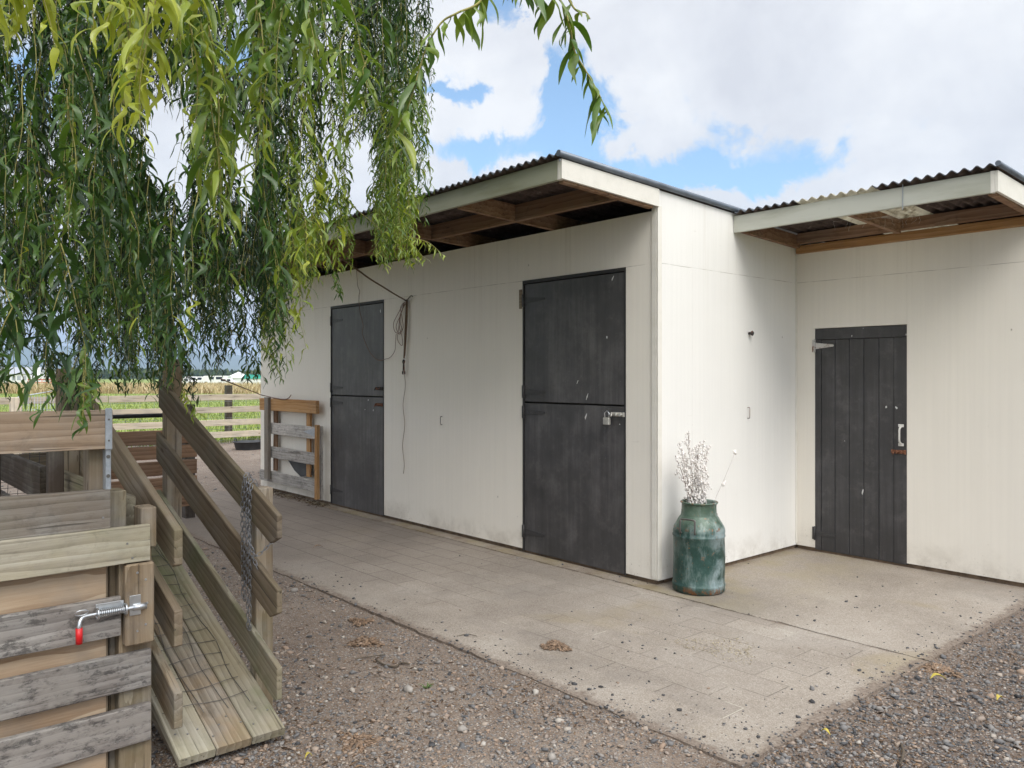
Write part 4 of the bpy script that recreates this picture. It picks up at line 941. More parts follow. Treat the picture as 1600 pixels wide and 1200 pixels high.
for (yy, zz) in ((yk, 0.82), (yk + 0.03, 0.79), (yk + 0.03, 0.62), (yk + 0.0, 0.60), (yk + 0.035, 0.70)):
    bm = bmesh.new(); disc_bm(bm, (GX + 0.020, yy, zz), (1, 0, 0), 0.0045, 0.002, 0); bm_obj('screw', bm, MAT['steel'], FN)

# pen fence running back beside the ramp
PF = thing('pen_fence', 'dark mossy rail fence running back between the pen and the loading ramp', 'fence', (-0.4, -3.80, 0))
YP = -3.80
for (zt, zb, m_) in ((1.085, 0.90, 'wood_green'), (0.82, 0.66, 'wood_dark'), (0.58, 0.42, 'wood_dark'), (0.33, 0.17, 'wood_dark')):  # lower rails coloured dark to paint in the shade inside the pen
    board('rail', (GX - 0.16, YP, (zt + zb) / 2), (-1.0, YP, (zt + zb) / 2), zt - zb, 0.035, MAT['wood_dark'] if m_ == 'wood_dark' else MAT['wood_green'], PF)
    board('rail', (-1.02, YP - 0.03, (zt + zb) / 2), (-3.4, YP - 0.03, (zt + zb) / 2), zt - zb, 0.035, MAT['wood_dark'], PF)
for x in (-0.52, -2.2, -3.2): vpost(PF, x - 0.03, x + 0.03, YP - 0.11, YP - 0.045, -0.1, 1.28, MAT['wood_dark'])
# cross rail and posts of the pen behind
PC = thing('pen_rails', 'brown rails closing the back of the pen, seen above the nearest gate rail', 'fence', (-2.8, -4.6, 0))
for (zt, zb) in ((1.42, 1.28), (1.13, 0.99), (0.84, 0.70), (0.5, 0.36)): board('rail', (-3.42, -8.5, (zt + zb) / 2), (-3.42, -3.85, (zt + zb) / 2), zt - zb, 0.035, MAT['wood_brown'], PC)
for y in (-7.6, -5.8, -4.2): vpost(PC, -3.52, -3.44, y, y + 0.1, -0.1, 1.45, MAT['wood_brown'])

# ------------------------------------------------------------------ loading ramp
X0, YR, YL = 0.576, -3.224, -3.672; SL = 0.3736; CS = 1 / math.sqrt(1 + SL * SL); LEN = 1.6
RP = thing('loading_ramp', 'sloping timber loading ramp with three rails each side and wire mesh tacked on its floor', 'ramp', (X0, (YR + YL) / 2, 0))
dR = Vector((-CS, 0, SL * CS)); nR = Vector((SL * CS, 0, CS)); PW = (YR - YL) / 3
for i in range(3):
    y = YL + PW * (i + 0.5)
    a = Vector((X0, y, 0.06)) - nR * 0.019; b = a + dR * (LEN / CS)
    bd = board('floor_board', a, b, PW - 0.004, 0.038, [MAT['wood_pale'], MAT['wood_tan'], MAT['wood_green']][i], RP, up=(0, 1, 0), wob=0.0008,
               screws=None)
bm = bmesh.new(); r = rng(21)
for i in range(10):
    u = 0.06 + r.uniform(0, 0.10); y = YL + 0.03 + i * 0.043; disc_bm(bm, Vector((X0, y, 0.06)) + dR * u, nR, 0.0045, 0.002, 0)
bm_obj('screws', bm, MAT['screw'], RP)
# wire mesh
bm = bmesh.new()
for i in range(4):
    y = YL + 0.05 + i * 0.105; P = [Vector((X0, y + 0.012 * math.sin(k * 0.9 + i), 0.06)) + dR * (0.20 + k * 0.09) + nR * (0.008 + 0.006 * math.sin(k * 1.7 + i * 2)) for k in range(16)]
    tube_bm(P, 0.0015, 4, bm)
for k in range(14):
    u = 0.26 + k * 0.10; P = [Vector((X0, YL + 0.015 + j * 0.06, 0.06)) + dR * (u + 0.006 * math.sin(j + k)) + nR * (0.011 + 0.006 * math.sin(j * 1.3 + k)) for j in range(7)]
    tube_bm(P, 0.0015, 4, bm)
bm_obj('wire_mesh', bm, MAT['wire_steel'], RP)
for y in (YL + 0.05, YR - 0.05):
    M = frame((X0 - 0.02, y, 0), (-1, 0, 0)); bm = prism_bm([(0.05, -0.02), (LEN, -0.02 + 0.38), (LEN, 0.60 - 0.02), (0.04, 0.015)], 0.04, 0.002)
    bm_obj('stringer', bm, MAT['wood_brown'], RP, M)
def ramp_rail(y, ztop, mat, xe, ulen, cham, scr, th=0.025):
    # local frame: X along the slope, Z across it
    o = Vector((xe, y, ztop)); M = frame(o, dR, nR)
    wv = 0.150; h = wv / CS
    # corners in world (x back from end, z): vertical cut at the end
    def loc(dx, z): v = Vector((-dx, 0, z)); return (v.dot(dR), v.dot(nR))
    top0 = loc(0, 0); bot0 = loc(0, -h); L = ulen
    if cham: poly = [loc(0, 0), loc(L, L * SL), loc(L, L * SL - h), loc(0.075, 0.075 * SL - h), loc(0, -h * 0.62)]
    else: poly = [loc(0, 0), loc(L, L * SL), loc(L, L * SL - h), loc(0.03, 0.03 * SL - h), loc(0, -h * 0.86)]
    return poly_board('rail', poly, M, th, mat, RP, scr)
YRR = YR - 0.0105; YLR = YL + 0.003
ramp_rail(YRR, 0.962, MAT['wood_brown'], 0.535, 1.56, True, None)
ramp_rail(YRR, 0.640, MAT['wood_brown'], 0.535, 1.60, True, None)
ramp_rail(YRR, 0.306, MAT['wood_green'], 0.535, 1.60, False, None)
ramp_rail(YLR, 0.958, MAT['wood_brown'], 0.565, 1.62, False, None, 0.033)
ramp_rail(YLR, 0.640, MAT['wood_brown'], 0.565, 1.62, False, None, 0.033)
ramp_rail(YLR, 0.318, MAT['wood_tan'], 0.565, 1.62, False, None, 0.033)
vpost(RP, 0.19, 0.262, YR + 0.003, YR + 0.085, -0.12, 1.045, MAT['wood_tan'])
vpost(RP, -1.04, -0.965, YR + 0.003, YR + 0.09, -0.12, 1.66, MAT['wood_tan'])
vpost(RP, -0.98, -0.885, YL - 0.015 - 0.095, YL - 0.015, -0.12, 1.60, MAT['wood_brown'])
# chain over the top rail
bm = bmesh.new()
def link(c, d, s, L=0.029, W=0.0068, rr=0.0017):
    c = Vector(c); d = Vector(d).normalized(); s = Vector(s); s = (s - d * s.dot(d)).normalized(); P = []
    for i in range(10):
        a = i * 2 * math.pi / 10; ca, sa = math.cos(a), math.sin(a)
        P.append(c + d * (sa * W + (L / 2 - W) * (1 if sa > 0.01 else (-1 if sa < -0.01 else 0))) + s * ca * W)
    tube_bm(P, rr, 5, bm, closed=True)
def chain_path(P, seed):
    Q = catmull(P, 14); acc = [0]
    for i in range(len(Q) - 1): acc.append(acc[-1] + (Q[i + 1] - Q[i]).length)
    s = 0; i = 0; k = 0; rr_ = rng(seed)
    while s < acc[-1]:
        while acc[i + 1] < s: i += 1
        u = (s - acc[i]) / max(1e-6, acc[i + 1] - acc[i]); p = Q[i].lerp(Q[i + 1], u); d = Q[i + 1] - Q[i]
        sd = d.orthogonal(); sd.rotate(Matrix.Rotation(k * math.pi / 2 + rr_.normal(0, 0.25), 3, d.normalized()))
        link(p, d, sd); s += 0.0225; k += 1
yi = YRR - 0.024; zt = 1.085
for k, (x, zl, zr2) in enumerate([(0.200, 0.58, 0.60), (0.258, 0.46, 0.45)]):
    x2 = x + 0.027
    chain_path([(x, YRR + 0.022, zt - 0.05 + 0.0), (x, YRR + 0.010, zt + 0.01 - (x - 0.215) * SL), (x, YRR - 0.012, zt + 0.008 - (x - 0.215) * SL), (x, yi, zt - 0.06), (x + 0.004, yi - 0.004, (zt + zl) / 2), (x + 0.006, yi - 0.003, zl), (x2, yi - 0.004, zl - 0.035), (x2 + 0.008, yi - 0.006, zl + 0.02), (x2 + 0.004, yi - 0.004, zt - 0.1), (x2, YRR - 0.012, zt + 0.012 - (x2 - 0.215) * SL)], k)
chain_path([(0.25, yi, 0.95), (0.30, yi - 0.01, 0.82), (0.33, yi, 0.765), (0.36, YR - 0.03, 0.765), (0.33, YR + 0.04, 0.80), (0.275, YR + 0.105, 0.83), (0.24, YR + 0.115, 0.83)], 9)
chain_path([(0.30, yi, 0.76), (0.32, yi, 0.74), (0.345, yi + 0.01, 0.70)], 10)
props(bm_obj('chain', bm, MAT['chain_steel']), 'long galvanised steel chain draped over the top right rail of the loading ramp', 'chain')

# fence with dark post behind the ramp
RF = thing('race_fence', 'brown rail fence with a dark stout post standing across the yard behind the ramp', 'fence', (-4.8, -2.0, 0))
for (y1, y2) in ((673, 695), (698, 718), (722, 744), (748, 770), (774, 796)):
    z1 = 1.56 - (y1 - HY) * 8.2 / FPX; z2 = 1.56 - (y2 - HY) * 8.2 / FPX
    board('rail', (-4.8, -2.55, (z1 + z2) / 2), (-4.8, -1.68, (z1 + z2) / 2), z1 - z2, 0.04, MAT['wood_rafter'], RF)
    if y1 < 700: board('rail', (-4.8, -8.0, (z1 + z2) / 2), (-4.8, -2.95, (z1 + z2) / 2), z1 - z2, 0.04, MAT['wood_brown'], RF)
p = at(294, HY, 8.9); vpost(RF, p.x - 0.065, p.x + 0.065, p.y - 0.055, p.y + 0.055, -0.1, 1.25, MAT['wood_dark'])
vpost(RF, -4.87, -4.82, -2.62, -2.56, -0.1, 1.10, MAT['zinc'], 'steel_upright'); vpost(RF, -4.87, -4.79, -3.05, -2.95, -0.1, 1.15, MAT['wood_dark'])
tube('pipe_rail', [(-5.0, -8, 1.15), (-5.0, -1.7, 1.15)], 0.022, MAT['dark_steel'], RF, 8)
SG = thing('steel_race_gate', 'round cornered dark steel gate standing behind the ramp rails', 'gate', (-4.75, -2.8, 0))
P = catmull([(-4.74, -2.66, 0.1), (-4.74, -2.66, 0.82), (-4.74, -2.74, 0.94), (-4.74, -3.2, 0.95), (-4.74, -3.9, 0.95)], 5); tube('gate_frame', P, 0.022, MAT['dark_steel'], SG, 8)
bm = bmesh.new()
for k in range(16):
    tube_bm([(-4.74, -3.9 + k * 0.08, 0.1), (-4.74, -3.9 + k * 0.08 + 0.04, 0.95)], 0.003, 4, bm); tube_bm([(-4.74, -3.9, 0.1 + k * 0.055), (-4.74, -2.66, 0.1 + k * 0.055)], 0.003, 4, bm)
bm_obj('gate_mesh', bm, MAT['dark_steel'], SG)

# ------------------------------------------------------------------ paddock fence and tub
PX = -14.7
PD = thing('paddock_fence', 'long pale four-rail timber fence between the gravel yard and the green paddock', 'fence', (PX, 2.0, 0))
for (zt, zb) in ((1.14, 1.00), (0.85, 0.71), (0.55, 0.41), (0.27, 0.13)):
    for (ya_, yb_) in ((-22.5, -17), (-16.98, -11.5), (-11.48, -5.9), (-5.88, 0.0), (0.02, 5.5), (5.52, 11)):
        board('rail', (PX, ya_, (zt + zb) / 2), (PX, yb_, (zt + zb) / 2 + 0.008), zt - zb, 0.04, MAT['wood_fence'], PD)
for y in np.arange(-21, 10, 2.02):
    yy = y + 0.33; vpost(PD, PX - 0.15, PX - 0.025, yy, yy + 0.12, -0.1, 1.12, MAT['wood_fence'])
p = hit(357, HY, 0, -17.5); DP = vpost(None, p.x - 0.08, p.x + 0.08, p.y - 0.08, p.y + 0.08, -0.1, 1.32, MAT['wood_dark'], 'strainer_post'); props(DP, 'short dark post standing just behind the pale paddock fence', 'post')
# netting in front of the far fence
bm = bmesh.new()
for k in range(60): tube_bm([(PX - 0.17, -14 + k * 0.3, 0.0), (PX - 0.17, -14 + k * 0.3, 1.0)], 0.004, 3, bm, caps=False)
for k in range(8): tube_bm([(PX - 0.17, -14, 0.06 + k * 0.13), (PX - 0.17, 4, 0.06 + k * 0.13)], 0.004, 3, bm, caps=False)
bm_obj('wire_netting', bm, MAT['zinc'], PD)
a = hit(29, HY, 0, PX + 0.4); b = hit(88, HY, 0, PX + 0.4)
FG = thing('field_gate', 'galvanised pipe field gate beyond the pens at the far left', 'gate', (PX + 0.4, a.y, 0))
bm = tube_bm([(a.x, a.y, 0.15), (a.x, a.y, 1.16), (b.x, b.y, 1.28), (b.x, b.y, 0.15), (a.x, a.y, 0.15)], 0.02, 6); bm_obj('gate_frame', bm, MAT['zinc'], FG)
bm = bmesh.new()
for k in range(1, 12): u = k / 12; q = a.lerp(b, u); tube_bm([(q.x, q.y, 0.15), (q.x, q.y, 1.18)], 0.005, 4, bm)
for k in range(1, 7): z = 0.15 + k * 0.15; tube_bm([(a.x, a.y, z), (b.x, b.y, z)], 0.005, 4, bm)
bm_obj('gate_mesh', bm, MAT['zinc'], FG)
p = hit(24, HY, 0, PX + 0.4); props(vpost(None, p.x - 0.09, p.x + 0.09, p.y - 0.09, p.y + 0.09, -0.1, 1.15, MAT['wood_fence'], 'gate_post'), 'pale square gate post beside the far left pipe field gate', 'post')
q = hit(388, 703, 2, -0.03)
TB = thing('rubber_tub', 'low black rubber feed tub on the gravel just past the far wall corner', 'tub', (q.x, q.y, -0.03))
bm = bmesh.new(); n = 32; pf = [(0.0, 0.0), (0.24, 0.0), (0.26, 0.02), (0.30, 0.17), (0.325, 0.175), (0.325, 0.19), (0.29, 0.19), (0.25, 0.03), (0.0, 0.03)]
rings = []
for (rr, z) in pf: rings.append([bm.verts.new((math.cos(i * 2 * math.pi / n) * rr, math.sin(i * 2 * math.pi / n) * rr, z)) for i in range(n)])
for j in range(len(pf) - 1):
    for i in range(n): bm.faces.new((rings[j][i], rings[j][(i + 1) % n], rings[j + 1][(i + 1) % n], rings[j + 1][i]))
bmesh.ops.remove_doubles(bm, verts=bm.verts, dist=1e-6); bmesh.ops.recalc_face_normals(bm, faces=bm.faces)
bm_obj('bowl', bm, MAT['rubber'], TB, Matrix.Translation((q.x, q.y, -0.03)), smooth=True)
for s in (-1, 1):
    c = Vector((q.x, q.y, 0.14)) + RT * 0.28 * s; tube('handle', catmull([c - FW * 0.08, c - FW * 0.06 + UP * 0.06, c + UP * 0.08, c + FW * 0.06 + UP * 0.06, c + FW * 0.08], 4), 0.012, MAT['rubber'], TB, 6)

# ------------------------------------------------------------------ far things across the paddock
def vehicle(px, depth, L, H, wdt, turn, label, kind):
    p = at(px, HY, depth); p.z = -0.10; v = thing('parked_van' if kind == 'van' else 'parked_car', label, kind, p)
    M = Matrix.Translation(p) @ Matrix.Rotation(TH + turn, 4, 'Z')
    if kind == 'van': pr = [(-L / 2, 0.35), (L / 2, 0.35), (L / 2, H * 0.55), (L * 0.42, H * 0.95), (L * 0.36, H), (-L / 2 + 0.05, H), (-L / 2, H * 0.95)]
    else: pr = [(-L / 2, 0.3), (L / 2, 0.3), (L / 2, H * 0.52), (L * 0.25, H * 0.62), (L * 0.10, H), (-L * 0.28, H), (-L * 0.42, H * 0.62), (-L / 2, H * 0.6)]
    bm_obj('body', prism_bm(pr, wdt, 0.05), MAT['van_white'], v, M)
    bm = bmesh.new()
    for s in (-1, 1):
        for (a, b) in ((-0.30, -0.06), (0.02, 0.20)):
            prism_bm([(L * a, H * 0.62), (L * b, H * 0.62), (L * b * 0.95, H * 0.9), (L * a * 0.95, H * 0.9)], 0.02, 0, (wdt / 2 + 0.005) * s - 0.01, bm)
    bm_obj('window', bm, MAT['car_glass'], v, M)
    for sx in (-0.32, 0.32):
        for s in (-1, 1):
            bm = bmesh.new(); tube_bm([(L * sx, s * wdt / 2 - 0.1 * s, 0.33), (L * sx, s * wdt / 2 + 0.02 * s, 0.33)], 0.33, 12, bm); bm_obj('wheel', bm, MAT['tyre'], v, M)
vehicle(290, 150, 3.6, 1.3, 1.8, 0.1, 'small white car leftmost in the row parked across the field', 'car')
vehicle(311, 152, 4.6, 1.6, 2.0, 0.0, 'white van parked second from the left across the field', 'van')
vehicle(338, 150, 5.0, 1.75, 2.0, 3.14, 'tall white motorhome with dark windows across the field, beside the marquee', 'van')
vehicle(357, 140, 3.4, 1.3, 1.8, 0.0, 'white car parked in front of the marquee across the field', 'car')
p = at(373, HY, 165); p.z = -0.1; MQ = thing('marquee', 'white peaked marquee tent across the field near the far wall corner', 'tent', p)
M = Matrix.Translation(p) @ Matrix.Rotation(TH, 4, 'Z')
bm = box_bm((-2, -2, 0), (2, 2, 1.3), 0.02); bm_obj('tent_wall', bm, MAT['canvas'], MQ, M)
bm = bmesh.new(); v = [bm.verts.new(c) for c in ((-2.2, -2.2, 1.3), (2.2, -2.2, 1.3), (2.2, 2.2, 1.3), (-2.2, 2.2, 1.3), (0, 0, 2.6))]
for f in ((0, 1, 4), (1, 2, 4), (2, 3, 4), (3, 0, 4), (3, 2, 1, 0)): bm.faces.new([v[i] for i in f])
bm_obj('tent_roof', bm, MAT['canvas'], MQ, M)
p = at(402, HY, 160); p.z = -0.1; KS = thing('teal_roofed_hut', 'small hut with a teal green roof across the field at the wall edge', 'hut', p)
M = Matrix.Translation(p) @ Matrix.Rotation(TH, 4, 'Z')
bm_obj('hut_wall', box_bm((-2.2, -2, 0), (2.2, 2, 1.2), 0.02), MAT['canvas'], KS, M)
bm_obj('hut_roof', prism_bm([(-2.5, 1.2), (2.5, 1.2), (1.8, 2.0), (-1.8, 2.0)], 4.4, 0.02), MAT['teal'], KS, M)
def shed(px0, px1, depth, H, label):
    a = at(px0, HY, depth); b = at(px1, HY, depth); a.z = b.z = -0.1; L = (b - a).length; s = thing('white_shed', label, 'shed', (a + b) / 2)
    M = Matrix.Translation((a + b) / 2) @ Matrix.Rotation(TH, 4, 'Z')
    bm_obj('wall', box_bm((-L / 2, -3, 0), (L / 2, 3, H * 0.62), 0.02), MAT['van_white'], s, M)
    M2 = M @ Matrix.Rotation(math.pi / 2, 4, 'Z'); bm_obj('roof', prism_bm([(-3.3, H * 0.62), (3.3, H * 0.62), (0, H)], L + 0.5, 0.02), MAT['shed_roof'], s, M2)
    bm = bmesh.new()
    for k in range(8): x = -L / 2 + L * (k + 0.5) / 8; box_bm((x - 0.35, -3.03, H * 0.28), (x + 0.35, -3.0, H * 0.5), 0, bm)
    bm_obj('window', bm, MAT['shed_roof'], s, M)
shed(8, 74, 150, 3.4, 'long low white shed with a grey roof across the field at far left')
bm = bmesh.new(); a = at(44, HY, 140); b = at(80, HY, 140); a.z = b.z = 0
for k in range(2): tube_bm([a + UP * (0.5 + 0.5 * k), b + UP * (0.5 + 0.5 * k)], 0.09, 5, bm)
for k in range(6): q = a.lerp(b, k / 5); tube_bm([q - UP * 0.1, q + UP * 1.1], 0.07, 5, bm)
props(bm_obj('red_rail_fence', bm, MAT['red_barrier']), 'low red rail in front of the long white shed', 'fence')
p = at(59, HY, 145); p.z = -0.1; bm = bmesh.new(); v = []
for rr, z in ((1.5, 0), (1.45, 1.6), (0.5, 2.6), (0.06, 5.0)): v.append([bm.verts.new((p.x + rr * math.cos(i * math.pi / 4), p.y + rr * math.sin(i * math.pi / 4), p.z + z)) for i in range(8)])
for j in range(3):
    for i in range(8): bm.faces.new((v[j][i], v[j][(i + 1) % 8], v[j + 1][(i + 1) % 8], v[j + 1][i]))
bm.faces.new(v[3]); bmesh.ops.recalc_face_normals(bm, faces=bm.faces)
props(bm_obj('pointed_tent', bm, MAT['canvas']), 'slim white tent with a tall point in front of the long shed', 'tent')

# ------------------------------------------------------------------ scatter helpers (numpy)
ICO_V = None
def ico():
    bm = bmesh.new(); bmesh.ops.create_icosphere(bm, subdivisions=1, radius=1.0)
    bm.verts.ensure_lookup_table(); V = np.array([v.co[:] for v in bm.verts]); F = np.array([[v.index for v in f.verts] for f in bm.faces]); bm.free(); return V, F
IV, IF = ico()
def stones(name, P, S, tint, mat, seed, flat=0.7, rag=0.36):
    r = rng(seed); N = len(P); nv = len(IV)
    V = IV[None] * (1 + r.normal(0, rag, (N, nv, 1)).clip(-0.6, 0.6))
    ax = np.stack([np.ones(N), r.uniform(0.55, 1, N), r.uniform(0.35, 1, N) * flat], 1) * S[:, None]
    V = V * ax[:, None, :]; a = r.uniform(0, 2 * np.pi, N); b = r.normal(0, 0.25, N)
    x, y, z = V[..., 0], V[..., 1], V[..., 2]; x, z = x * np.cos(b)[:, None] + z * np.sin(b)[:, None], z * np.cos(b)[:, None] - x * np.sin(b)[:, None]
    ca, sa = np.cos(a)[:, None], np.sin(a)[:, None]; V = np.stack([x * ca - y * sa, x * sa + y * ca, z], -1) + P[:, None, :]
    F = (IF[None] + (np.arange(N) * nv)[:, None, None]).reshape(-1, 3)
    return mesh(name, V.reshape(-1, 3), F, mat, attrs={'tint': np.repeat(tint, nv)})
def gz(X, Y, fr=1.6, amp=0.008): return -0.0125 + amp * (np.sin(X * fr * 1.3 + np.sin(Y * fr * 0.9) * 1.7) * 0.5 + np.sin(Y * fr * 2.1 + X * fr * 0.7) * 0.3 + np.sin(X * fr * 4.3 - Y * fr * 3.1) * 0.2)
def onslab(X, Y): return (X > -7.0) & (X < 1.99) & (Y > -1.955)
def viewpts(n, seed, ylo=760, yhi=1240, xlo=-60, xhi=1660, power=1.0):
    r = rng(seed); px = r.uniform(xlo, xhi, n); py = HY + (ylo - HY) + (yhi - ylo) * r.uniform(0, 1, n) ** power
    d = 1.56 * FPX / (py - HY); u = (px - HX) / FPX * d
    return CAM.x + RT.x * u + FW.x * d, CAM.y + RT.y * u + FW.y * d
# gravel
X, Y = [], []
for (n, s, lo, hi) in ((52000, 1, 880, 1260), (30000, 2, 700, 1260), (9000, 3, 690, 820)):
    a, b = viewpts(n, s, lo, hi); X.append(a); Y.append(b)
r = rng(7); X.append(r.uniform(-6, 6, 16000)); Y.append(r.uniform(-6, 3, 16000))
X = np.concatenate(X); Y = np.concatenate(Y); k = ~onslab(X, Y) & (X > -14.6); X, Y = X[k], Y[k]; N = len(X)
dist = np.hypot(X - CAM.x, Y - CAM.y)
patch = np.array([mnoise.noise(Vector((x * 1.4, y * 1.4, 0))) for x, y in zip(X, Y)])
S = np.exp(r.normal(math.log(0.0038), 0.58, N)).clip(0.0016, 0.020) * (1 + 0.10 * np.clip(dist - 4, 0, 8))
right = X > 1.95
keep = (patch > -0.32 + r.normal(0, 0.25, N)) | right
tint = np.where(right, r.beta(1.8, 3.4, N), r.beta(2.6, 3.2, N)); S = np.where(right, S * 1.1, S)
P = np.stack([X, Y, gz(X, Y) + S * 0.25], 1)
props(stones('gravel', P[keep], S[keep], tint[keep], MAT['stones'], 31), 'loose grey and brown gravel stones covering the yard around the paved apron', 'gravel', kind='stuff')
# grit on the concrete
X, Y = viewpts(16000, 12, 840, 1210, 400, 1620); k = onslab(X, Y) & (Y < 1.95) & ~((X < 0.02) & (Y > 0)); X, Y = X[k], Y[k]; N = len(X)
near_edge = np.exp(-np.minimum(np.abs(Y + 1.95), np.abs(1.98 - X)) / 0.10); near_wall = np.exp(-np.abs(np.where(X < 0, Y, Y - 1.97)) / 0.06)
k = r.uniform(0, 1, N) < (0.015 + 1.0 * near_edge + 0.3 * near_wall + 0.05 * (X > 0.4)); X, Y = X[k], Y[k]; N = len(X); S = np.exp(r.normal(math.log(0.0042), 0.5, N)).clip(0.0015, 0.014)
props(stones('grit', np.stack([X, Y, S * 0.3], 1), S, r.beta(1.1, 3.2, N), MAT['stones'], 33), 'scattered dark grit on the pavers and slab', 'grit', kind='stuff')
# mulch chips
def chips(name, X, Y, Z, L, tint, mat, seed, wd=0.25, lift=0.5):
    r = rng(seed); N = len(X); a = r.uniform(0, 2 * np.pi, N); ti = r.normal(0, 0.35, N) * lift
    d = np.stack([np.cos(a) * np.cos(ti), np.sin(a) * np.cos(ti), np.sin(ti)], 1); s = np.stack([-np.sin(a), np.cos(a), r.normal(0, 0.3, N)], 1); up = np.array([0, 0, 1.0])
    P = np.stack([X, Y, Z], 1); h = L * 0.5; wv = L * wd * r.uniform(0.5, 1.2, N); bow = L * r.uniform(0.02, 0.16, N)
    pts = [P - d * h[:, None], P - s * (wv / 2)[:, None] + up * bow[:, None], P + d * h[:, None], P + s * (wv / 2)[:, None] + up * bow[:, None]]
    V = np.stack(pts + [p - up * (L * 0.05)[:, None] for p in pts], 1).reshape(-1, 3)
    q = np.array([[0, 1, 2, 3], [7, 6, 5, 4], [0, 4, 5, 1], [1, 5, 6, 2], [2, 6, 7, 3], [3, 7, 4, 0]])
    F = (q[None] + (np.arange(N) * 8)[:, None, None]).reshape(-1, 4)
    return mesh(name, V, F, mat, attrs={'tint': np.repeat(tint, 8)})
X, Y = viewpts(26000, 14, 850, 1240); k = ~onslab(X, Y); X, Y = X[k], Y[k]; N = len(X)
pt = np.array([mnoise.noise(Vector((x * 1.1 + 9, y * 1.1, 0))) for x, y in zip(X, Y)])
k = (pt > 0.0 + r.normal(0, 0.15, N)) | ((X > 1.9) & (r.uniform(0, 1, N) < 0.6)); X, Y = X[k], Y[k]; N = len(X)
props(chips('bark_litter', X, Y, gz(X, Y) + 0.004, np.exp(r.normal(math.log(0.014), 0.45, N)).clip(0.004, 0.05), r.uniform(0, 1, N), MAT['chips'], 35), 'fine brown bark and leaf litter mixed into the gravel', 'litter', kind='stuff')
# leaf crumbs along the far foot of the wall
X = r.uniform(-6.9, -4.9, 700); Y = r.normal(-0.10, 0.06, 700)
props(chips('wall_foot_litter', X, Y, np.full(700, 0.006), r.uniform(0.01, 0.05, 700), r.uniform(0, 0.4, 700), MAT['chips'], 36), 'dark leaf crumbs swept against the foot of the wall near the small gate', 'litter', kind='stuff')

# clumps, leaves, stones and sticks one can point at
def clump(px, py, rx, n, mat, name, label, cat, z=0.0, group=None, s=0.035, k=0, flat=0.15, kind=None):
    c = hit(px, py, 2, z); r = rng(px); a = r.uniform(0, 2 * np.pi, n); q = np.sqrt(r.uniform(0, 1, n)) * rx
    lob = 1 + 0.3 * np.sin(a * 3 + px); X = c.x + np.cos(a) * q * lob; Y = c.y + np.sin(a) * q * lob * 0.8
    Z = z + 0.004 + (1 - q / rx) * rx * flat * r.uniform(0.3, 1, n)
    o = chips(name, X, Y, Z, r.uniform(s * 0.5, s * 1.3, n), r.uniform(0, 1, n), mat, px, 0.4, 0.9)
    return props(o, label, None if kind else cat, group, kind)
clump(868, 1011, 0.085, 260, MAT['litter'], 'dry_leaf_clump', 'flat brown clump of dry leaves in the middle of the paved apron', 'leaf clump')
clump(572, 1004, 0.10, 260, MAT['litter'], 'dry_leaf_clump', 'larger brown leaf clump on the gravel left of the pavers', 'leaf clump', -0.014)
clump(563, 972, 0.075, 160, MAT['litter'], 'dry_leaf_clump', 'small brown leaf clump on the gravel at the paver edge, behind a larger one', 'leaf clump', -0.014)
clump(1466, 1048, 0.10, 220, MAT['litter'], 'dry_leaf_clump', 'pale brown leaf clump on the gravel at the slab corner beside a yellow peel', 'leaf clump', -0.014)
clump(557, 1160, 0.09, 220, MAT['litter'], 'dry_leaf_clump', 'dark brown leaf clump on the gravel near the bottom edge, right of the ramp foot', 'leaf clump', -0.014)
clump(1128, 1014, 0.22, 420, MAT['straw'], 'straw_patch', 'thin scatter of pale straw crumbs on the pavers in front of the milk can', 'straw', 0.0, s=0.013, flat=0.02, kind='stuff')
def leafthing(px, py, L, mat, name, label, cat, z, bend=0.3, seed=0, wd=0.22):
    c = hit(px, py, 2, z); r = rng(seed + px); a = r.uniform(0, 3.1); n = 9; V = []; F = []
    d = Vector((math.cos(a), math.sin(a), 0)); s = Vector((-d.y, d.x, 0))
    for i in range(n + 1):
        u = i / n; w_ = L * wd * math.sin(math.pi * min(0.97, max(0.03, u))) * 0.5; p = c + d * (u - 0.5) * L + s * bend * L * math.sin(math.pi * u) * 0.7 + UP * (0.010 + 0.015 * math.sin(math.pi * u))
        V += [p - s * w_ + UP * w_ * 0.5, p - UP * 0.001, p + s * w_ + UP * w_ * 0.5]
    for i in range(n):
        for j in (0, 1): F.append((i * 3 + j, i * 3 + j + 1, i * 3 + j + 4, i * 3 + j + 3))
    o = mesh(name, V, F, mat, smooth=True); md = o.modifiers.new('thick', 'SOLIDIFY'); md.thickness = 0.0015
    return props(o, label, cat)
leafthing(1466, 1064, 0.085, MAT['yellow_leaf'], 'yellow_peel', 'curved bright yellow peel on the gravel at the slab corner', 'peel', -0.006, 0.25, wd=0.3)
leafthing(1290, 1149, 0.045, MAT['yellow_leaf'], 'fallen_leaf', 'small yellow-green leaf on the gravel right at the slab edge', 'leaf', -0.006, 0.08, 3, 0.42)
leafthing(1562, 1096, 0.05, MAT['yellow_leaf'], 'fallen_leaf', 'yellow leaf on the dark gravel near the right edge of the picture', 'leaf', -0.006, 0.08, 3, 0.42)
leafthing(482, 1187, 0.035, MAT['yellow_leaf'], 'fallen_leaf', 'tiny bright yellow leaf on the gravel at the bottom, right of the ramp foot', 'leaf', -0.006, 0.08, 3, 0.42)
leafthing(497, 857, 0.09, MAT['litter'], 'fallen_leaf', 'brown curled leaf on the pavers left of the corner split door', 'leaf', 0.0)
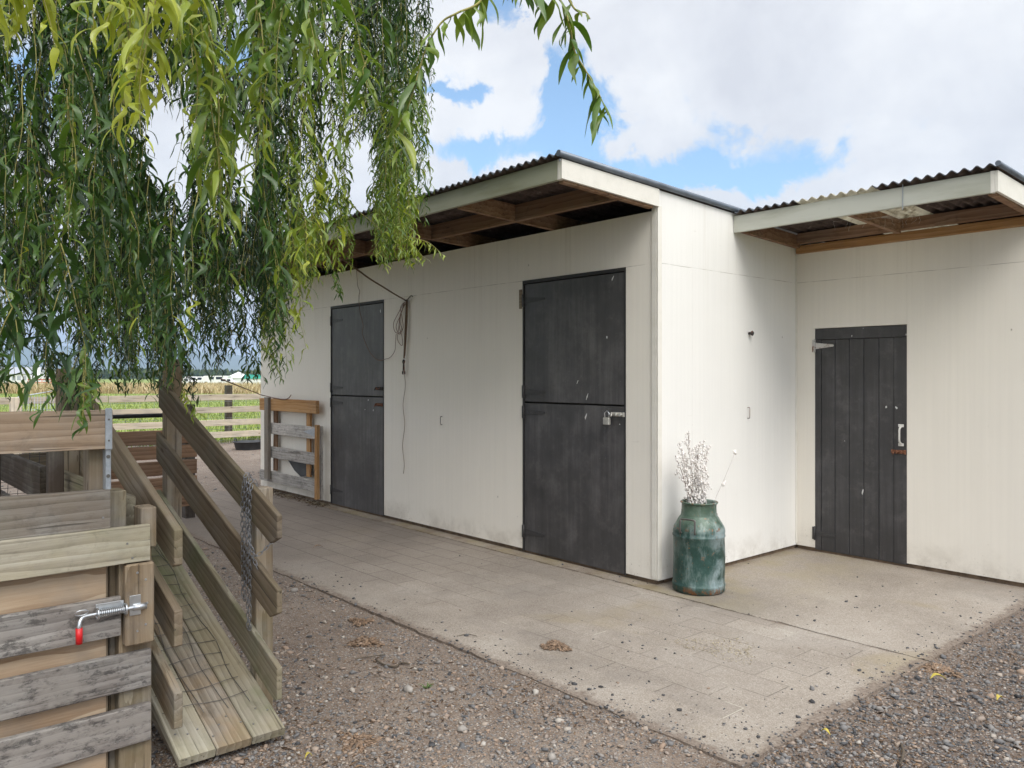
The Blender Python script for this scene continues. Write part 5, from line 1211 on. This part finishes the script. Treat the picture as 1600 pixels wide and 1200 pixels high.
for i, (px, py, s_, lb) in enumerate([(638, 1086, 0.026, 'largest pale rounded stone on the gravel left of the pavers'), (722, 1149, 0.020, 'pale stone near the bottom between ramp and pavers'), (706, 1086, 0.016, 'small pale stone right of the largest one'), (397, 938, 0.02, 'pale stone between the ramp rails and the pavers'), (460, 928, 0.022, 'pale stone beside the chain end at the paver edge'), (862, 1193, 0.02, 'rounded stone at the bottom edge below the pavers')]):
    c = hit(px, py, 2, -0.03); bm = bmesh.new(); blob_bm(bm, (0, 0, 0), s_, i + 3, 0, 2)
    bmesh.ops.scale(bm, vec=(1.2, 0.9, 0.65), verts=bm.verts); bmesh.ops.rotate(bm, matrix=Matrix.Rotation(i * 1.1, 3, 'Z'), verts=bm.verts)
    props(bm_obj('pale_stone', bm, MAT['pale_stone'], None, Matrix.Translation((c.x, c.y, -0.002)), smooth=True), lb, 'stone')
def stick(pts, r_, label, z=-0.010):
    P = [hit(x, y, 2, z) + UP * 0.008 for x, y in pts]; props(tube('stick', catmull(P, 5), r_, MAT['bark'], None, 5), label, 'stick')
stick([(555, 1032), (580, 1028), (602, 1025)], 0.003, 'thin straight twig on the gravel left of the pavers')
stick([(587, 1032), (598, 1040), (618, 1044), (626, 1038), (640, 1040)], 0.005, 'crooked dark stick on the gravel beside a thin twig')
stick([(714, 996), (730, 993), (745, 996)], 0.002, 'fine dark twig lying on the pavers', 0.0)
stick([(1408, 1165), (1412, 1180), (1406, 1198)], 0.006, 'dark crooked stick in the mulch at bottom right')
bm = bmesh.new(); c = hit(667, 1076, 2, -0.012); r = rng(77)
for k in range(22):
    a = r.uniform(0, 6.28); l = r.uniform(0.015, 0.04); d = Vector((math.cos(a), math.sin(a), 0)); b0 = c + d * 0.006
    tube_bm([b0, b0 + d * l * 0.4 + UP * l * 0.6, b0 + d * l + UP * l * 0.7], [0.0018, 0.0014, 0.0004], 4, bm)
props(bm_obj('weed', bm, MAT['weed']), 'tiny green weed tuft growing in the gravel', 'weed')

# ------------------------------------------------------------------ grass, dry grass, far wood
def blades(name, X, Y, Z, H, Wd, tint, mat, seed):
    r = rng(seed); N = len(X); a = r.uniform(0, 2 * np.pi, N); s = np.stack([np.cos(a), np.sin(a), np.zeros(N)], 1); ln = np.stack([r.normal(0, 0.3, N), r.normal(0, 0.3, N), np.ones(N)], 1)
    P = np.stack([X, Y, Z], 1); m = P + ln * (H * 0.55)[:, None]; tp = P + ln * H[:, None] + np.stack([r.normal(0, 0.2, N) * H, r.normal(0, 0.2, N) * H, np.zeros(N)], 1)
    V = np.stack([P - s * Wd[:, None], P + s * Wd[:, None], m + s * (Wd * 0.8)[:, None], m - s * (Wd * 0.8)[:, None], tp], 1).reshape(-1, 3)
    o = np.arange(N)[:, None] * 5; F = np.concatenate([np.concatenate([o, o + 1, o + 2], 1), np.concatenate([o, o + 2, o + 3], 1), np.concatenate([o + 3, o + 2, o + 4], 1)])
    return mesh(name, V, F, mat, attrs={'tint': np.repeat(tint, 5)})
def farpts(n, d0, d1, seed, x0=-60, x1=440):
    r = rng(seed); d = d0 + (d1 - d0) * r.uniform(0, 1, n) ** 1.4; px = r.uniform(x0, x1, n); u = (px - HX) / FPX * d
    return CAM.x + RT.x * u + FW.x * d, CAM.y + RT.y * u + FW.y * d
X, Y = farpts(30000, 17, 75, 41); k = X < -15.3; X, Y = X[k], Y[k]; N = len(X); r = rng(42)
props(blades('paddock_grass', X, Y, np.full(N, -0.1), r.uniform(0.06, 0.16, N), np.full(N, 0.012), r.uniform(0, 1, N), MAT['grass'], 43), 'green grazed grass in the paddock behind the pale fence', 'grass', kind='stuff')
X = r.uniform(-15.6, -14.9, 4000); Y = r.uniform(-20, 8, 4000)
props(blades('fence_line_grass', X, Y, np.full(4000, -0.05), r.uniform(0.08, 0.3, 4000), np.full(4000, 0.008), r.uniform(0, 0.6, 4000), MAT['grass'], 44), 'longer green grass along the foot of the pale fence', 'grass', kind='stuff')
X, Y = farpts(22000, 76, 138, 45, -200, 520); N = len(X)
props(blades('dry_grass', X, Y, np.full(N, -0.1), r.uniform(0.25, 0.95, N), np.full(N, 0.045), r.uniform(0, 1, N), MAT['dry_grass'], 46), 'band of tall dry golden grass across the middle of the field', 'grass', kind='stuff')
# shelter belt
X, Y = farpts(26000, 420, 640, 47, -900, 900); N = len(X)
h = np.array([4.2 + 2.2 * mnoise.noise(Vector((x / 60, y / 60, 0))) + 1.6 * mnoise.noise(Vector((x / 14, y / 14, 3))) for x, y in zip(X, Y)])
Z = r.uniform(0, 1, N) ** 0.7 * h
props(blades('shelter_belt', X, Y, Z - 0.5, np.full(N, 2.0), np.full(N, 0.9), r.uniform(0, 1, N), MAT['belt_leaf'], 48), 'low dark belt of trees along the far edge of the fields below the blue hills', 'trees', kind='stuff')

# ------------------------------------------------------------------ the willow
WT_LOC = CAM + RT * -5.6 + FW * 4.6; WT_LOC.z = -0.05
WT = thing('willow_tree', 'large curly willow whose long leafy strands hang down over the left of the yard', 'tree', WT_LOC)
def L_(x, y, z): return CAM + RT * x + FW * y + UP * (z - CAM.z)
trunk_top = L_(-5.2, 4.7, 3.4)
P = catmull([WT_LOC, WT_LOC + Vector((0.05, 0.03, 0.8)), WT_LOC + Vector((0.2, -0.1, 2.0)), trunk_top, L_(-4.9, 4.9, 5.2)], 6)
tube('trunk', P, list(np.linspace(0.30, 0.14, len(P))), MAT['bark'], WT, 14)
limbs = [[trunk_top, L_(-4.2, 4.3, 4.3), L_(-3.0, 3.9, 4.6), L_(-1.6, 3.7, 4.4), L_(-0.6, 3.6, 4.0)],
         [trunk_top, L_(-4.0, 3.6, 4.1), L_(-2.6, 2.8, 4.0), L_(-1.2, 2.2, 3.7), L_(0.0, 1.9, 3.3), L_(0.25, 2.1, 2.9)],
         [trunk_top, L_(-4.4, 5.2, 4.4), L_(-3.4, 5.4, 4.8), L_(-2.2, 5.2, 4.6), L_(-1.3, 5.0, 4.1)],
         [trunk_top, L_(-4.3, 3.2, 3.7), L_(-3.0, 2.0, 3.8), L_(-1.5, 1.4, 3.3)],
         [trunk_top, L_(-4.3, 4.6, 3.4), L_(-3.4, 4.4, 3.0), L_(-2.7, 4.3, 2.7), L_(-2.1, 4.4, 2.6)],
         [trunk_top, L_(-4.4, 4.9, 3.0), L_(-3.5, 4.8, 2.5), L_(-2.9, 4.8, 2.1)],
         [trunk_top, L_(-5.0, 5.8, 4.8), L_(-4.6, 6.6, 5.6), L_(-4.0, 7.0, 5.8)],
         [L_(-4.9, 4.9, 5.2), L_(-4.0, 4.4, 6.0), L_(-2.8, 4.0, 6.2), L_(-1.8, 3.9, 5.6)]]
for l in limbs:
    P = catmull(l, 6); tube('limb', P, list(np.linspace(0.075, 0.014, len(P))), MAT['bark'], WT, 8)

def build_strands(name, specs, seed, leafL, leafW, spacing, nseg, twig=0.0015, curl=0.9, bm_twigs=None):
    """specs: (top point, length, tint, drift vector, wiggle). Leaves are folded, curled blades hung along each strand."""
    r = rng(seed); B_, D_, S_, LL, T_ = [], [], [], [], []; TV, TF = [], []; nv = 0
    for (top, length, tint, drift, wig) in specs:
        n = max(3, int(length / spacing)); s = np.linspace(0, 1, n)
        f1, f2 = r.uniform(2, 5) * length, r.uniform(5, 11) * length; p1, p2, p3, p4 = r.uniform(0, 6.28, 4)
        env = np.minimum(1, s * 4)
        X = top.x + drift[0] * s + wig * env * (np.sin(f1 * s + p1) * 1.0 + np.sin(f2 * s * 2 + p2) * 0.5)
        Y = top.y + drift[1] * s + wig * env * (np.sin(f1 * s * 1.2 + p3) * 1.0 + np.sin(f2 * s * 2 + p4) * 0.5)
        Z = top.z - length * s * (1 - 0.05 * np.sin(s * 3)) + drift[2] * s
        C = np.stack([X, Y, Z], 1)
        m = max(4, n // 2); idx = np.linspace(0, n - 1, m).astype(int); Cp = C[idx]
        rad = twig * (1.4 - 0.9 * np.linspace(0, 1, m))
        for q in range(3):
            a = q * 2.094; TV.append(np.stack([Cp[:, 0] + np.cos(a) * rad, Cp[:, 1] + np.sin(a) * rad, Cp[:, 2]], 1))
        for q in range(3):
            i = np.arange(m - 1); a0_, a1_ = nv + q * m, nv + ((q + 1) % 3) * m
            TF.append(np.stack([a0_ + i, a1_ + i, a1_ + i + 1, a0_ + i + 1], 1))
        nv += 3 * m
        jj = r.uniform(0, 1, n) < 0.93
        az = np.cumsum(r.normal(2.4, 0.7, n)); out = np.stack([np.cos(az), np.sin(az), r.normal(-0.5, 0.35, n)], 1)
        yl = r.uniform(0, 1, n) < 0.006
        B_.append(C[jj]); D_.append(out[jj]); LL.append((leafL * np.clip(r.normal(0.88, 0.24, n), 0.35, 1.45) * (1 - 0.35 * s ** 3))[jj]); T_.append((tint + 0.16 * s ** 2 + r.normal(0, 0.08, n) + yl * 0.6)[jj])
    Bp = np.concatenate(B_); D = np.concatenate(D_); LN = np.concatenate(LL); TI = np.concatenate(T_).clip(0, 1); N = len(Bp)
    D /= np.linalg.norm(D, axis=1)[:, None]; down = np.array([0, 0, -1.0])
    side = np.cross(D, down); side /= np.linalg.norm(side, axis=1)[:, None] + 1e-9
    kc = r.normal(0, curl, N); ph = r.uniform(0, 6.28, N); tw = r.normal(0, 1.3, N); droop = r.uniform(1.2, 3.2, N); wv = leafW * r.uniform(0.7, 1.25, N) * (LN / leafL)
    cur = Bp.copy(); rows = []; fold = r.uniform(0.15, 0.5, N)
    for i in range(nseg + 1):
        u = i / nseg; dr_ = D * (1 - 0.75 * u) + down * (droop * u)[:, None] + side * (kc * np.sin(u * 6.5 + ph))[:, None] * 0.85
        dr_ /= np.linalg.norm(dr_, axis=1)[:, None]
        nr = np.cross(side, dr_); sd = side * np.cos(tw * u)[:, None] + nr * np.sin(tw * u)[:, None]; nn = np.cross(sd, dr_)
        wd = wv * (math.sin(math.pi * (0.06 + 0.92 * u) ** 0.8) if i < nseg else 0.03) * 0.5
        rows += [cur - sd * wd[:, None] + nn * (wd * fold)[:, None], cur, cur + sd * wd[:, None] + nn * (wd * fold)[:, None]]
        cur = cur + dr_ * (LN / nseg)[:, None]
    V = np.stack(rows, 1); nvl = 3 * (nseg + 1)
    if nseg <= 3: pass
    q = []
    for i in range(nseg):
        for j in (0, 1): q.append([i * 3 + j, i * 3 + j + 1, i * 3 + j + 4, i * 3 + j + 3])
    F = (np.array(q)[None] + (np.arange(N) * nvl)[:, None, None]).reshape(-1, 4)
    print(name, 'leaves', N)
    mesh(name, V.reshape(-1, 3), F, MAT['leaf'], WT, smooth=True, attrs={'tint': np.repeat(TI, nvl)})
    mesh('twigs', np.concatenate(TV), np.concatenate(TF), MAT['young_bark'], WT, smooth=True)

# outline of the hanging canopy (lowest reach across the view), used to choose strand lengths
OX = np.array([-120, 0, 60, 100, 130, 160, 200, 240, 275, 300, 340, 370, 392, 412, 428, 445, 462, 485, 505, 530, 552, 570, 582, 600, 640, 662, 672])
OY = np.array([650, 625, 600, 630, 655, 600, 615, 595, 655, 590, 575, 600, 560, 590, 600, 575, 450, 455, 425, 440, 330, 250, 380, 420, 415, 330, 120])
GAPS = [(258, 220, 36, 72), (383, 262, 22, 58), (372, 78, 16, 34), (88, 525, 26, 26), (562, 270, 22, 62), (330, 310, 12, 30), (30, 80, 14, 20), (480, 300, 12, 45), (520, 250, 12, 60), (20, 560, 16, 22), (140, 560, 14, 18), (300, 545, 18, 20), (385, 540, 14, 26), (352, 560, 12, 18), (42, 530, 12, 55), (165, 520, 10, 45), (110, 535, 12, 40), (222, 570, 9, 35), (295, 500, 11, 55), (340, 520, 9, 60), (376, 470, 12, 60), (405, 500, 9, 60), (8, 470, 8, 60), (430, 540, 9, 40), (190, 590, 8, 30), (70, 590, 9, 30)]
def far_specs(n, seed, d0, d1, xr=(-120, 672), tintb=0.28, off=0.0, top=-260, gapscale=1.0):
    r = rng(seed); out = []; cpx = r.uniform(*xr); cdd = d0
    while len(out) < n:
        if len(out) % 5 == 0: cpx = r.uniform(*xr); cdd = r.uniform(d0, d1)
        px = cpx + r.normal(0, 11)
        if not xr[0] <= px <= xr[1]: cpx = r.uniform(*xr); continue
        yb = np.interp(px, OX, OY) + off
        if 505 < px < 580 and r.uniform() < 0.45: continue
        d = float(np.clip(cdd + r.normal(0, 0.12), d0, d1)); ln = r.uniform(0.35, 1.3) * FPX / d
        u = r.uniform()
        ytip = yb - abs(r.normal(0, 12)) if u < 0.26 else yb - r.uniform(0, 1) ** 0.9 * (yb - top)
        if px > 440 and u < 0.26: ytip = yb - abs(r.normal(0, 25))
        ytop = ytip - ln
        bad = False
        for (gx, gy_, a, b) in GAPS:
            q = (px - gx) / (a * gapscale)
            if abs(q) < 1:
                hh = b * gapscale * math.sqrt(max(0.0, 1 - q * q))
                if ytop < gy_ + hh and ytip > gy_ - hh:
                    if ytip > gy_ + hh + 50 and ytop < gy_: ytop = gy_ + hh
                    else: ytip = gy_ - hh
                    if ytip - ytop < 25: bad = True
        if bad: continue
        if r.uniform() < 0.06: pass
        T = at(px, ytop, d); length = (ytip - ytop) / FPX * d
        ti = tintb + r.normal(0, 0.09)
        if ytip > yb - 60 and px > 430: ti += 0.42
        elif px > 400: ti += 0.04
        out.append((T, length, ti, (r.normal(0, 0.05), r.normal(0, 0.05), 0), r.uniform(0.006, 0.02)))
    return out
build_strands('foliage', far_specs(860, 101, 3.3, 5.8, (-120, 440), 0.17) + far_specs(520, 105, 5.4, 7.2, (-120, 430), 0.06, -30) + far_specs(420, 102, 3.7, 5.8, (400, 672), 0.20), 201, 0.092, 0.0135, 0.0145, 7, curl=1.6)  # rearmost strands tinted near black, painting shade into the crown's interior
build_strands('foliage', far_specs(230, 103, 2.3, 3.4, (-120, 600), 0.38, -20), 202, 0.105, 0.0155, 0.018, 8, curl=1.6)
# canopy outside the view: over and beside the camera's left
r = rng(300); sp_ = []
for k in range(900):
    x = r.uniform(-6.5, -0.6); y = r.uniform(2.6, 8.0); z = r.uniform(3.6, 6.2)
    if z < 1.75 + 588 / FPX * y * 1.0 + 0.2: z += 1.0
    l_ = min(r.uniform(0.6, 1.6), z - (1.56 + 600 / FPX * y)) if abs(x) / y < 0.66 else r.uniform(0.8, 2.2)
    if l_ < 0.25: continue
    sp_.append((L_(x, y, z), l_, 0.25 + r.normal(0, 0.08), (r.normal(0, 0.08), r.normal(0, 0.08), 0), 0.02))
build_strands('foliage', sp_, 203, 0.10, 0.016, 0.030, 4)
# near bright strands, (px, y top, y tip, depth, tint)
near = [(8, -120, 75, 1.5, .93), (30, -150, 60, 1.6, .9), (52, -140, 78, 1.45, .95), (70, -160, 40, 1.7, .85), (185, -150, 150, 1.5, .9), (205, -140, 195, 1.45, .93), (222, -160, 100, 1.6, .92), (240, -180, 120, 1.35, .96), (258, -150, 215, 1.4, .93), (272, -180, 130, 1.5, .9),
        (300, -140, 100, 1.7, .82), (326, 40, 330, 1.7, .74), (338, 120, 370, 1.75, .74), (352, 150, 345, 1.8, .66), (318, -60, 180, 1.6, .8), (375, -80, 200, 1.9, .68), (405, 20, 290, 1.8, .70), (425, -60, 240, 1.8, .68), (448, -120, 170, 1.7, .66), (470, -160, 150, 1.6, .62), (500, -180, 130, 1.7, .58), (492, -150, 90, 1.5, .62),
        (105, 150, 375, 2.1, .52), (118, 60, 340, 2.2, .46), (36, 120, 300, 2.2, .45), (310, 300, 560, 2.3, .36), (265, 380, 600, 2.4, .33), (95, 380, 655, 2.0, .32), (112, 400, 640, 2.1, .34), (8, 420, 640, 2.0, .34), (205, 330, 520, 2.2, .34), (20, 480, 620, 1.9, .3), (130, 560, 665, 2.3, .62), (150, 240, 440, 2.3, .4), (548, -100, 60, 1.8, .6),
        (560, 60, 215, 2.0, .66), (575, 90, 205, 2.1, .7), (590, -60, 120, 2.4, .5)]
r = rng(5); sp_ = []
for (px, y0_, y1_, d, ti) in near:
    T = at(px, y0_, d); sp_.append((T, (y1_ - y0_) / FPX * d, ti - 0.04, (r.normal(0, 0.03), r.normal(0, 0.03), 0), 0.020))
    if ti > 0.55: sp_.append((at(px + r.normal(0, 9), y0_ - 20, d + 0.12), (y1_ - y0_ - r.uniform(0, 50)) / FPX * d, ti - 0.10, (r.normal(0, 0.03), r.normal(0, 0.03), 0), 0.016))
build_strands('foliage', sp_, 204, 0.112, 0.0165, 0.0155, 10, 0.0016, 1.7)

# two arching sprays reaching out towards the building, and yellow-green shoot tips
def spray(pts, seed, leafL, leafW, spacing, tint, curl=0.6, rr=0.0022, dens=1.0, nseg=9):
    Q = catmull(pts, 12); acc = [0]
    for i in range(len(Q) - 1): acc.append(acc[-1] + (Q[i + 1] - Q[i]).length)
    r = rng(seed); C = []; s = 0.0; i = 0
    while s < acc[-1]:
        while i < len(Q) - 2 and acc[i + 1] < s: i += 1
        u = (s - acc[i]) / max(1e-6, acc[i + 1] - acc[i]); C.append(Q[i].lerp(Q[i + 1], u)); s += spacing * r.uniform(0.6, 1.4)
    C = np.array([c[:] for c in C]); N = len(C); az = np.cumsum(r.normal(2.4, 0.8, N)); D = np.stack([np.cos(az) * 0.8, np.sin(az) * 0.8, r.normal(-0.7, 0.3, N)], 1)
    LN = leafL * r.uniform(0.5, 1.15, N); TI = (tint + r.normal(0, 0.07, N)).clip(0, 1)
    D /= np.linalg.norm(D, axis=1)[:, None]; down = np.array([0, 0, -1.0]); side = np.cross(D, down); side /= np.linalg.norm(side, axis=1)[:, None] + 1e-9
    kc = r.normal(0, curl, N); ph = r.uniform(0, 6.28, N); tw = r.normal(0, 1.2, N); droop = r.uniform(1.0, 2.2, N); wv = leafW * r.uniform(0.7, 1.25, N) * (LN / leafL); fold = r.uniform(0.15, 0.5, N)
    cur = C.copy(); rows = []
    for i in range(nseg + 1):
        u = i / nseg; dr_ = D * (1 - 0.75 * u) + down * (droop * u)[:, None] + side * (kc * np.sin(u * 6.5 + ph))[:, None] * 0.85; dr_ /= np.linalg.norm(dr_, axis=1)[:, None]
        nr = np.cross(side, dr_); sd = side * np.cos(tw * u)[:, None] + nr * np.sin(tw * u)[:, None]; nn = np.cross(sd, dr_)
        wd = wv * (math.sin(math.pi * (0.06 + 0.92 * u) ** 0.8) if i < nseg else 0.03) * 0.5
        rows += [cur - sd * wd[:, None] + nn * (wd * fold)[:, None], cur, cur + sd * wd[:, None] + nn * (wd * fold)[:, None]]; cur = cur + dr_ * (LN / nseg)[:, None]
    V = np.stack(rows, 1); nvl = 3 * (nseg + 1); q = []
    for i in range(nseg):
        for j in (0, 1): q.append([i * 3 + j, i * 3 + j + 1, i * 3 + j + 4, i * 3 + j + 3])
    F = (np.array(q)[None] + (np.arange(N) * nvl)[:, None, None]).reshape(-1, 4)
    mesh('foliage', V.reshape(-1, 3), F, MAT['leaf'], WT, smooth=True, attrs={'tint': np.repeat(TI, nvl)})
    tube('twig', Q, list(np.linspace(rr * 1.5, rr * 0.6, len(Q))), MAT['young_bark'], WT, 6)
spray([at(800, -160, 2.1), at(780, -60, 2.05), at(752, 0, 2.0), at(715, 20, 1.95), at(690, 35, 1.95), at(668, 70, 1.95), at(655, 110, 1.95), at(640, 160, 1.95), at(622, 195, 1.95), at(605, 215, 1.95)], 61, 0.118, 0.021, 0.017, 0.66)
spray([at(790, -110, 2.0), at(805, -30, 2.0), at(845, -10, 2.0), at(875, 0, 2.0), at(890, 40, 2.0), at(898, 80, 2.0), at(915, 110, 2.0), at(935, 145, 2.0), at(950, 180, 2.0)], 62, 0.105, 0.020, 0.013, 0.62)
spray([at(862, -60, 2.0), at(895, 10, 2.0), at(915, 20, 2.0), at(922, 30, 2.0)], 63, 0.04, 0.010, 0.02, 0.7)
spray([at(530, 300, 4.6), at(560, 330, 4.6), at(590, 355, 4.5), at(608, 385, 4.5), at(612, 400, 4.5)], 64, 0.07, 0.011, 0.025, 0.55)
for k, (x0_, y0_, x1_, y1_, ti) in enumerate([(625, 360, 665, 412, .85), (640, 370, 692, 405, .88), (615, 360, 640, 415, .8), (600, 350, 612, 400, .6), (455, 300, 490, 420, .84), (470, 320, 465, 440, .85), (448, 330, 455, 400, .8), (500, 380, 530, 465, .6), (485, 330, 505, 400, .7),
                                              (408, 540, 440, 600, .72), (412, 490, 432, 560, .6), (375, 480, 385, 600, .42), (285, 605, 310, 655, .85), (130, 600, 148, 660, .6)]):
    d = 4.3 if y0_ < 520 else 3.6
    spray([at(x0_, y0_, d), at((x0_ + x1_) / 2 + (4 if k % 2 else -4), (y0_ + y1_) / 2 - 8, d), at(x1_, y1_ - 6, d)], 70 + k, 0.07, 0.012, 0.008, ti, 1.0, 0.0015, nseg=5)

# ------------------------------------------------------------------ air
HAZE = True
if HAZE:
    m = bpy.data.materials.new('haze'); m.use_nodes = True
    for x in list(m.node_tree.nodes): m.node_tree.nodes.remove(x)
    t = NT(m.node_tree); out = t.n('ShaderNodeOutputMaterial'); v = t.n('ShaderNodeVolumePrincipled', {'Color': (0.55, 0.74, 1.0, 1), 'Density': 0.00026})
    t.nt.links.new(v.outputs[0], out.inputs['Volume'])
    o = bm_obj('haze', box_bm((-7500, -7500, -8), (7500, 7500, 330), 0), m); props(o, 'thin blue air between the yard and the far hills', 'haze', kind='stuff')
